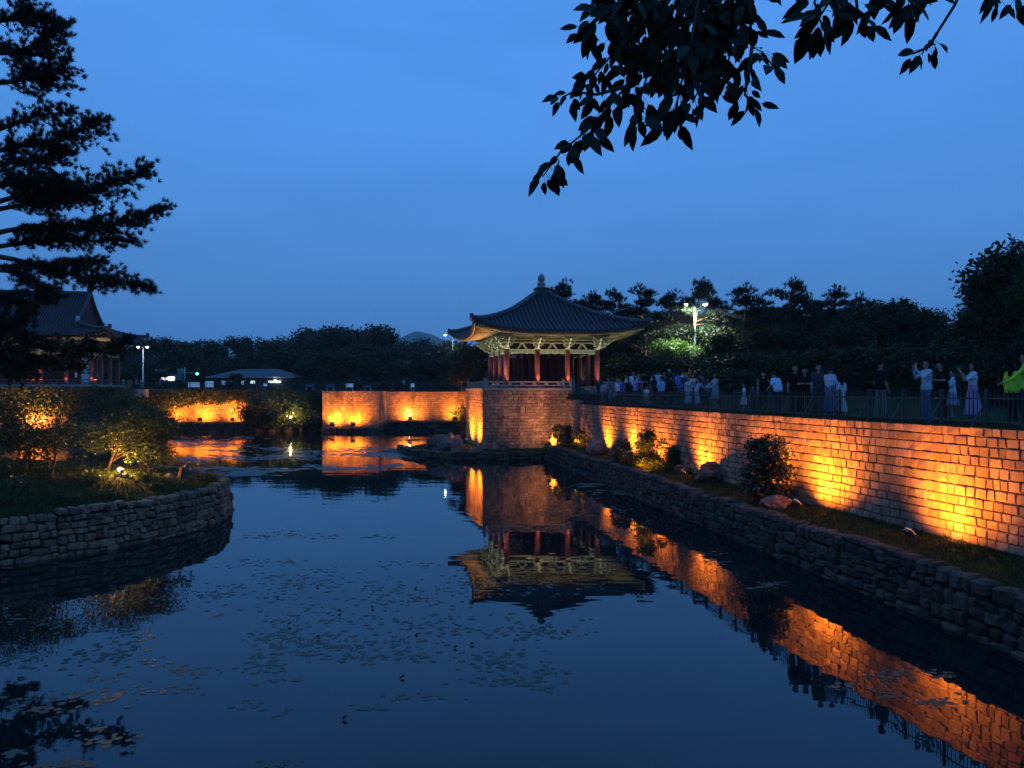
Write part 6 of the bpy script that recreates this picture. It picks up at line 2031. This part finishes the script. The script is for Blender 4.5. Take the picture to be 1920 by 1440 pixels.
# ================================================================== overhanging cherry branches close to the viewer
def cherry():
    r = random.Random(8)
    D = 3.2
    base = Vector((4.6, .2, 3.0))
    t = thing('cherry_tree', 'overhanging cherry tree with drooping leafy twigs at the upper right', 'tree', base)
    m = MB()
    m.tube([base, Vector((4.5, .4, 4.4)), Vector((4.3, .9, 5.8)), Vector((3.9, 1.7, 6.9)), Vector((3.2, 2.5, 7.3))], [.17, .15, .12, .09, .065], 12)
    m.tube([Vector((3.9, 1.7, 6.9)), Vector((2.9, 2.8, 7.05)), px(1560, -130, 3.3), px(1380, -110, 3.3), px(1250, -90, 3.2)], [.07, .05, .035, .022, .012], 9)
    m.tube([px(1560, -130, 3.3), px(1700, -90, 3.1), px(1880, -70, 3.0)], [.03, .018, .008], 8)
    m.build('trunk', BARK, t, True)
    # one leaf: pointed oval, folded along its midrib, tip at +x
    lv = [(0, 0, 0), (.12, 0, 0), (.26, .17, .03), (.26, -.17, .03), (.5, .235, .045), (.5, 0, -.02), (.5, -.235, .045), (.74, .16, .02), (.74, -.16, .02), (.88, 0, -.035), (1.0, 0, -.07), (.26, 0, -.01), (.74, 0, -.03)]
    lf = [(1, 3, 11), (1, 11, 2), (11, 3, 6, 5), (11, 5, 4, 2), (5, 6, 8, 12), (5, 12, 7, 4), (12, 8, 9), (12, 9, 7), (8, 10, 9), (9, 10, 7)]
    LM = []
    for k in range(4):
        mm = MB()
        rr_ = random.Random(k)
        mm.add([(x, y * (1 + .25 * (rr_.random() - .5)), z - .09 * x * x * rr_.uniform(.2, 1.6)) for x, y, z in lv], lf)
        mm.tube([(-.22, 0, .02), (-.1, 0, .0), (.14, 0, 0)], [.012, .012, .010], 4)
        LM.append(mm.mesh('leaf', CHERRYLEAF, True))
    TW = [  # twig polylines in pixels, depth, leaves, leaf length in metres
        ([(1300, -95), (1235, 40), (1175, 160), (1110, 235), (1050, 285), (1018, 330)], 3.25, 46, .100),
        ([(1330, -100), (1300, 60), (1275, 170), (1262, 232)], 3.1, 24, .115),
        ([(1330, -100), (1345, 40), (1330, 130), (1300, 190)], 3.3, 26, .105),
        ([(1390, -105), (1408, 20), (1412, 85), (1432, 95), (1450, 120)], 3.15, 16, .10),
        ([(1412, 85), (1405, 140), (1398, 175), (1415, 195)], 3.15, 12, .10),
        ([(1380, -100), (1375, 30), (1372, 95), (1352, 160)], 3.3, 22, .10),
        ([(1270, -95), (1180, -10), (1120, 30), (1085, 62)], 3.05, 17, .115),
        ([(1260, -90), (1200, 30), (1140, 110), (1105, 150)], 3.4, 26, .10),
        ([(1300, -95), (1262, 20), (1225, 100), (1200, 190), (1190, 225)], 3.2, 30, .105),
        ([(1175, 160), (1120, 175), (1075, 170), (1055, 180)], 3.3, 12, .095),
        ([(1290, -95), (1330, 0), (1380, 40), (1420, 60)], 3.4, 14, .10),
        ([(1250, -90), (1230, 0), (1240, 80), (1250, 150)], 3.5, 26, .105),
        ([(1340, -100), (1310, -10), (1290, 60), (1330, 120)], 3.5, 24, .105),
        ([(1240, -90), (1170, -40), (1130, 0), (1110, 20)], 3.3, 14, .10),
        ([(1600, -125), (1570, -20), (1545, 20), (1515, 45)], 2.9, 16, .125),
        ([(1620, -115), (1608, -10), (1612, 22), (1625, 38)], 3.0, 12, .105),
        ([(1700, -90), (1695, -20), (1715, 5)], 3.0, 14, .115),
        ([(1830, -80), (1795, 5), (1760, 60), (1740, 92)], 3.05, 2, .08),
        ([(1760, 60), (1745, 85), (1715, 98)], 3.05, 9, .085),
        ([(1880, -70), (1868, -20), (1880, 2)], 3.0, 8, .10),
        ([(1450, -115), (1440, -50), (1425, -5)], 3.2, 8, .10),
        ([(1900, -70), (1905, -30), (1915, 0)], 3.0, 5, .10), ([(1580, -125), (1545, -40), (1530, 0), (1545, 50)], 3.1, 14, .11), ([(1740, -90), (1745, -30), (1730, 10)], 3.1, 8, .10), ([(1650, -105), (1640, -30), (1645, 10)], 3.1, 6, .10)]
    LV = []
    for way, Dt, nl, ll in TW:
        q = [px(x, y, Dt + .12 * math.sin(i * 1.7 + Dt * 9)) for i, (x, y) in enumerate(way)]
        m = MB(); k_ = len(q)
        m.tube(q, [.006 * (1 - i / k_) + .0018 for i in range(k_)], 6); m.build('twig', BARK, t, True)
        nl = int(nl * 1.35)
        for i in range(nl):
            f = (.16 + .86 * (i + .6 * r.random()) / nl)
            f = min(.999, f) * (k_ - 1); a = min(k_ - 2, int(f))
            p = q[a].lerp(q[a + 1], f - a)
            d = (q[a + 1] - q[a]).normalized()
            sd = Vector((r.uniform(-1, 1), r.uniform(-.8, .8), 0))
            L = ll * .93 * r.uniform(.65, 1.25)
            x_ = (d * r.uniform(.0, .8) + sd * 1.0 + Vector((0, 0, -r.uniform(.1, 1.0)))).normalized()
            y_ = x_.cross(Vector((r.uniform(-.6, .6), 1, r.uniform(-.6, .6)))).normalized()
            z_ = x_.cross(y_)
            p2 = p + x_ * L * .2 + sd * .015
            LV.append(Matrix.Translation(p2) @ Matrix((x_, y_, z_)).transposed().to_4x4() @ Matrix.Diagonal((L, L * r.uniform(.66, 1.0), L, 1)))
    # the thick heart of the spray, where leaf covers leaf
    for i in range(430):
        f = r.random()
        p = px(1112 + 320 * r.random() * (1 - .35 * f) + 45 * f, -70 + 260 * f * r.uniform(.5, 1), r.uniform(3.15, 3.75))
        L = .092 * r.uniform(.7, 1.25)
        x_ = Vector((r.uniform(-.7, .7), r.uniform(-.6, .6), -r.uniform(.3, 1.1))).normalized()
        y_ = x_.cross(Vector((r.uniform(-.6, .6), 1, r.uniform(-.6, .6)))).normalized()
        LV.append(Matrix.Translation(p) @ Matrix((x_, y_, x_.cross(y_))).transposed().to_4x4() @ Matrix.Diagonal((L, L * .85, L, 1)))
    order = {id(M): i for i, M in enumerate(LV)}
    place_pieces(t, 'leaf', 'leaf_mass', LM, LV, 300, key=lambda M: order[id(M)])
    return len(LV)


NLEAF = cherry()

# ================================================================== water plants
def pad_mesh(seed):
    r = random.Random(seed)
    n = 14
    vs = [(0, 0, .006)]
    for i in range(n + 1):
        a = .18 + (2 * math.pi - .36) * i / n
        rr_ = 1 + .05 * math.sin(3 * a + seed) + r.uniform(-.03, .03)
        vs.append((math.cos(a) * rr_, math.sin(a) * rr_, .004 + .05 * max(0, r.uniform(-.6, 1)) * .25))
    m = MB(); m.add(vs, [(0, i, i + 1) for i in range(1, n + 1)])
    return m.mesh('lily_pad', PAD)


PADS = [pad_mesh(i) for i in range(5)]
CL = [  # pixel boxes of the pad patches: x0, x1, y0, y1, how many
    (420, 1060, 1080, 1200, 230), (520, 980, 1150, 1260, 190), (870, 1060, 1225, 1290, 60), (440, 640, 1180, 1330, 70), (0, 330, 1110, 1240, 150), (60, 480, 1240, 1330, 80), (40, 240, 1310, 1400, 34), (20, 160, 1390, 1438, 26), (480, 560, 990, 1012, 26), (590, 710, 995, 1010, 20),
    (470, 560, 1040, 1060, 16), (400, 640, 1060, 1100, 50), (700, 900, 1050, 1110, 40), (1640, 1790, 1255, 1320, 90), (1385, 1450, 1090, 1112, 30), (1560, 1600, 1270, 1295, 14), (1280, 1345, 1035, 1062, 26), (1020, 1240, 930, 975, 80), (380, 470, 1090, 1120, 20), (560, 820, 1290, 1345, 16), (480, 560, 1400, 1438, 10), (1100, 1240, 985, 1010, 20)]
ent = []
rp = random.Random(4)
for x0, x1, y0, y1, n in CL:
    n = int(n * 1.7)
    nsub = max(2, n // 13)
    cs = [(rp.uniform(x0, x1), rp.uniform(y0, y1)) for _ in range(nsub)]
    for i in range(n):
        c = rp.choice(cs)
        x = c[0] + rp.gauss(0, (x1 - x0) * .05 + 14); y = c[1] + rp.gauss(0, (y1 - y0) * .04 + 2.2)
        y = max(y, 880); Dp = CAMZ * F / (y - HZ)
        X = (x - 960) / F * Dp
        if X < -10.2 and Dp > 20 and in_poly(X, Dp, ISLP + [(-30, 38)]): continue
        ent.append((X, Dp, rp.uniform(.022, .068) * (.75 if Dp < 14.5 and X > 3 else 1) * (1.0 + .25 * (Dp > 22)), rp.uniform(0, 6.28)))
farp = []
for x0, x1, y0, y1, n in ((330, 880, 838, 862, 900), (330, 620, 865, 893, 420), (640, 790, 870, 890, 120), (330, 460, 820, 836, 260), (1060, 1200, 900, 940, 120), (640, 800, 845, 852, 150)):
    cs = [(rp.uniform(x0, x1), rp.uniform(y0, y1)) for _ in range(max(3, n // 22))]
    for i in range(n):
        c = rp.choice(cs); x = c[0] + rp.gauss(0, 22); y = c[1] + rp.gauss(0, 1.6)
        if y < 816: continue
        Dp = CAMZ * F / (y - HZ); X = (x - 960) / F * Dp
        if X < -10.0 and Dp < 39: continue
        farp.append((X, Dp, rp.uniform(.12, .3), rp.uniform(0, 6.28)))
ent.sort(key=lambda e: -e[2] / e[1])
for X, Y, s, a in ent[:300]:
    o = bpy.data.objects.new('lily_pad', PADS[int(a * 10) % 5]); col.objects.link(o)
    o.location = (X, Y, .004); o.rotation_euler = (0, 0, a); o.scale = (s, s * .92, s)
    tag(o, 'round green lily pad floating singly on the near water', 'lily pad', 'lily pads on the near water')
m = MB(); pv_, pf_ = arrays(PADS[0])
for X, Y, s, a in ent[300:] + farp:
    c_, s_ = math.cos(a) * s, math.sin(a) * s
    m.add(np.stack([X + pv_[:, 0] * c_ - pv_[:, 1] * s_, Y + pv_[:, 0] * s_ + pv_[:, 1] * c_, .004 + pv_[:, 2] * s * .6], 1), pf_)
tag(m.build('floating_leaves', PAD), 'mass of small floating leaves drifting in patches on the pond', 'water plants', kind='stuff')
for i, (x, y) in enumerate(sorted(((640, 1147), (750, 1270), (855, 1214), (783, 1190), (600, 1196), (592, 1100), (778, 1103), (645, 1347), (700, 1140), (520, 1120), (890, 1208), (540, 1172)))):
    Dp = CAMZ * F / (y - HZ); p = Vector(((x - 960) / F * Dp, Dp, 0))
    t = thing('withered_lotus', 'dark withered lotus head on the water, ' + ORD[i] + ' from the left', 'lotus', p, group='withered lotus heads')
    m = MB(); e = Vector((rp.uniform(-.05, .05), 0, rp.uniform(.015, .05))); m.tube([(0, 0, -.05), (e.x * .3, 0, e.z), e * 1.1], [.006, .005, .004], 5); m.build('stalk', DEADPAD, t, world=False)
    m = MB(); m.tube([e * 1.1 + Vector((-.03, 0, -.01)), e * 1.1, e * 1.1 + Vector((.03, .01, .012))], [.008, .022, .012], 7); m.build('seed_head', DEADPAD, t, world=False)

# ================================================================== grass
def blades(name, P, h, seed, label):
    g = np.random.default_rng(seed)
    P = np.array(P); A = np.tile(np.array([0, 0, 1.0]), (len(P), 1))
    V, Fq = needles(P, A, 6, h, .012, g, .35)
    tag(obj(name, np_mesh(name, V, Fq, BLADE)), label, 'grass', kind='stuff')


P = []
rg = random.Random(3)
while len(P) < 5200:
    i = rg.randrange(len(inner) - 1); u = rg.random() ** 1.6
    b = inner[i].lerp(inner[i + 1], rg.random()); q = b.lerp(cen, u * .8)
    if q.y > 17: P.append((q.x, q.y, isl_z(q.x, q.y) - .01))
blades('island_grass', P, .17, 1, 'rough grass on the mound of the island')
P = []
La, Lb = plen(LEDGE_IN), plen(LEDGE_OUT)
for _ in range(9000):
    u = rg.random() ** .8; a_, _d = along(LEDGE_IN, La * .999 * u); b_, _d = along(LEDGE_OUT, Lb * .999 * u); w = rg.random() ** .7
    q = a_.lerp(b_, w); P.append((q.x, q.y, 1.02 + .1 * w))
blades('ledge_grass', P, .12, 2, 'short grass on the ledge between the kerb and the lit wall')
P = []
for _ in range(5200):
    p, d = along(FPATH, FL * .92 * rg.random()); nr = Vector((d.y, -d.x, 0)); q = p + nr * rg.uniform(-1.0, .38); P.append((q.x, q.y, gz(q.x, q.y) - .01))
blades('lawn_grass', P, .10, 3, 'grass fringe at the foot of the green fence')

# ================================================================== evening haze
hz = bpy.data.materials.new('haze'); hz.use_nodes = True
hn, hl = hz.node_tree.nodes, hz.node_tree.links
hn.remove(hn['Principled BSDF'])
vol = hn.new('ShaderNodeVolumePrincipled')
vol.inputs['Color'].default_value = (.86, .92, 1.0, 1)
vol.inputs['Density'].default_value = 0.00022
hl.new(vol.outputs[0], hn['Material Output'].inputs['Volume'])
m = MB(); m.box((-3700, -3500, -2.0), (3700, 3700, 330)); 
tag(m.build('haze', hz), 'thin blue evening haze', kind='stuff')
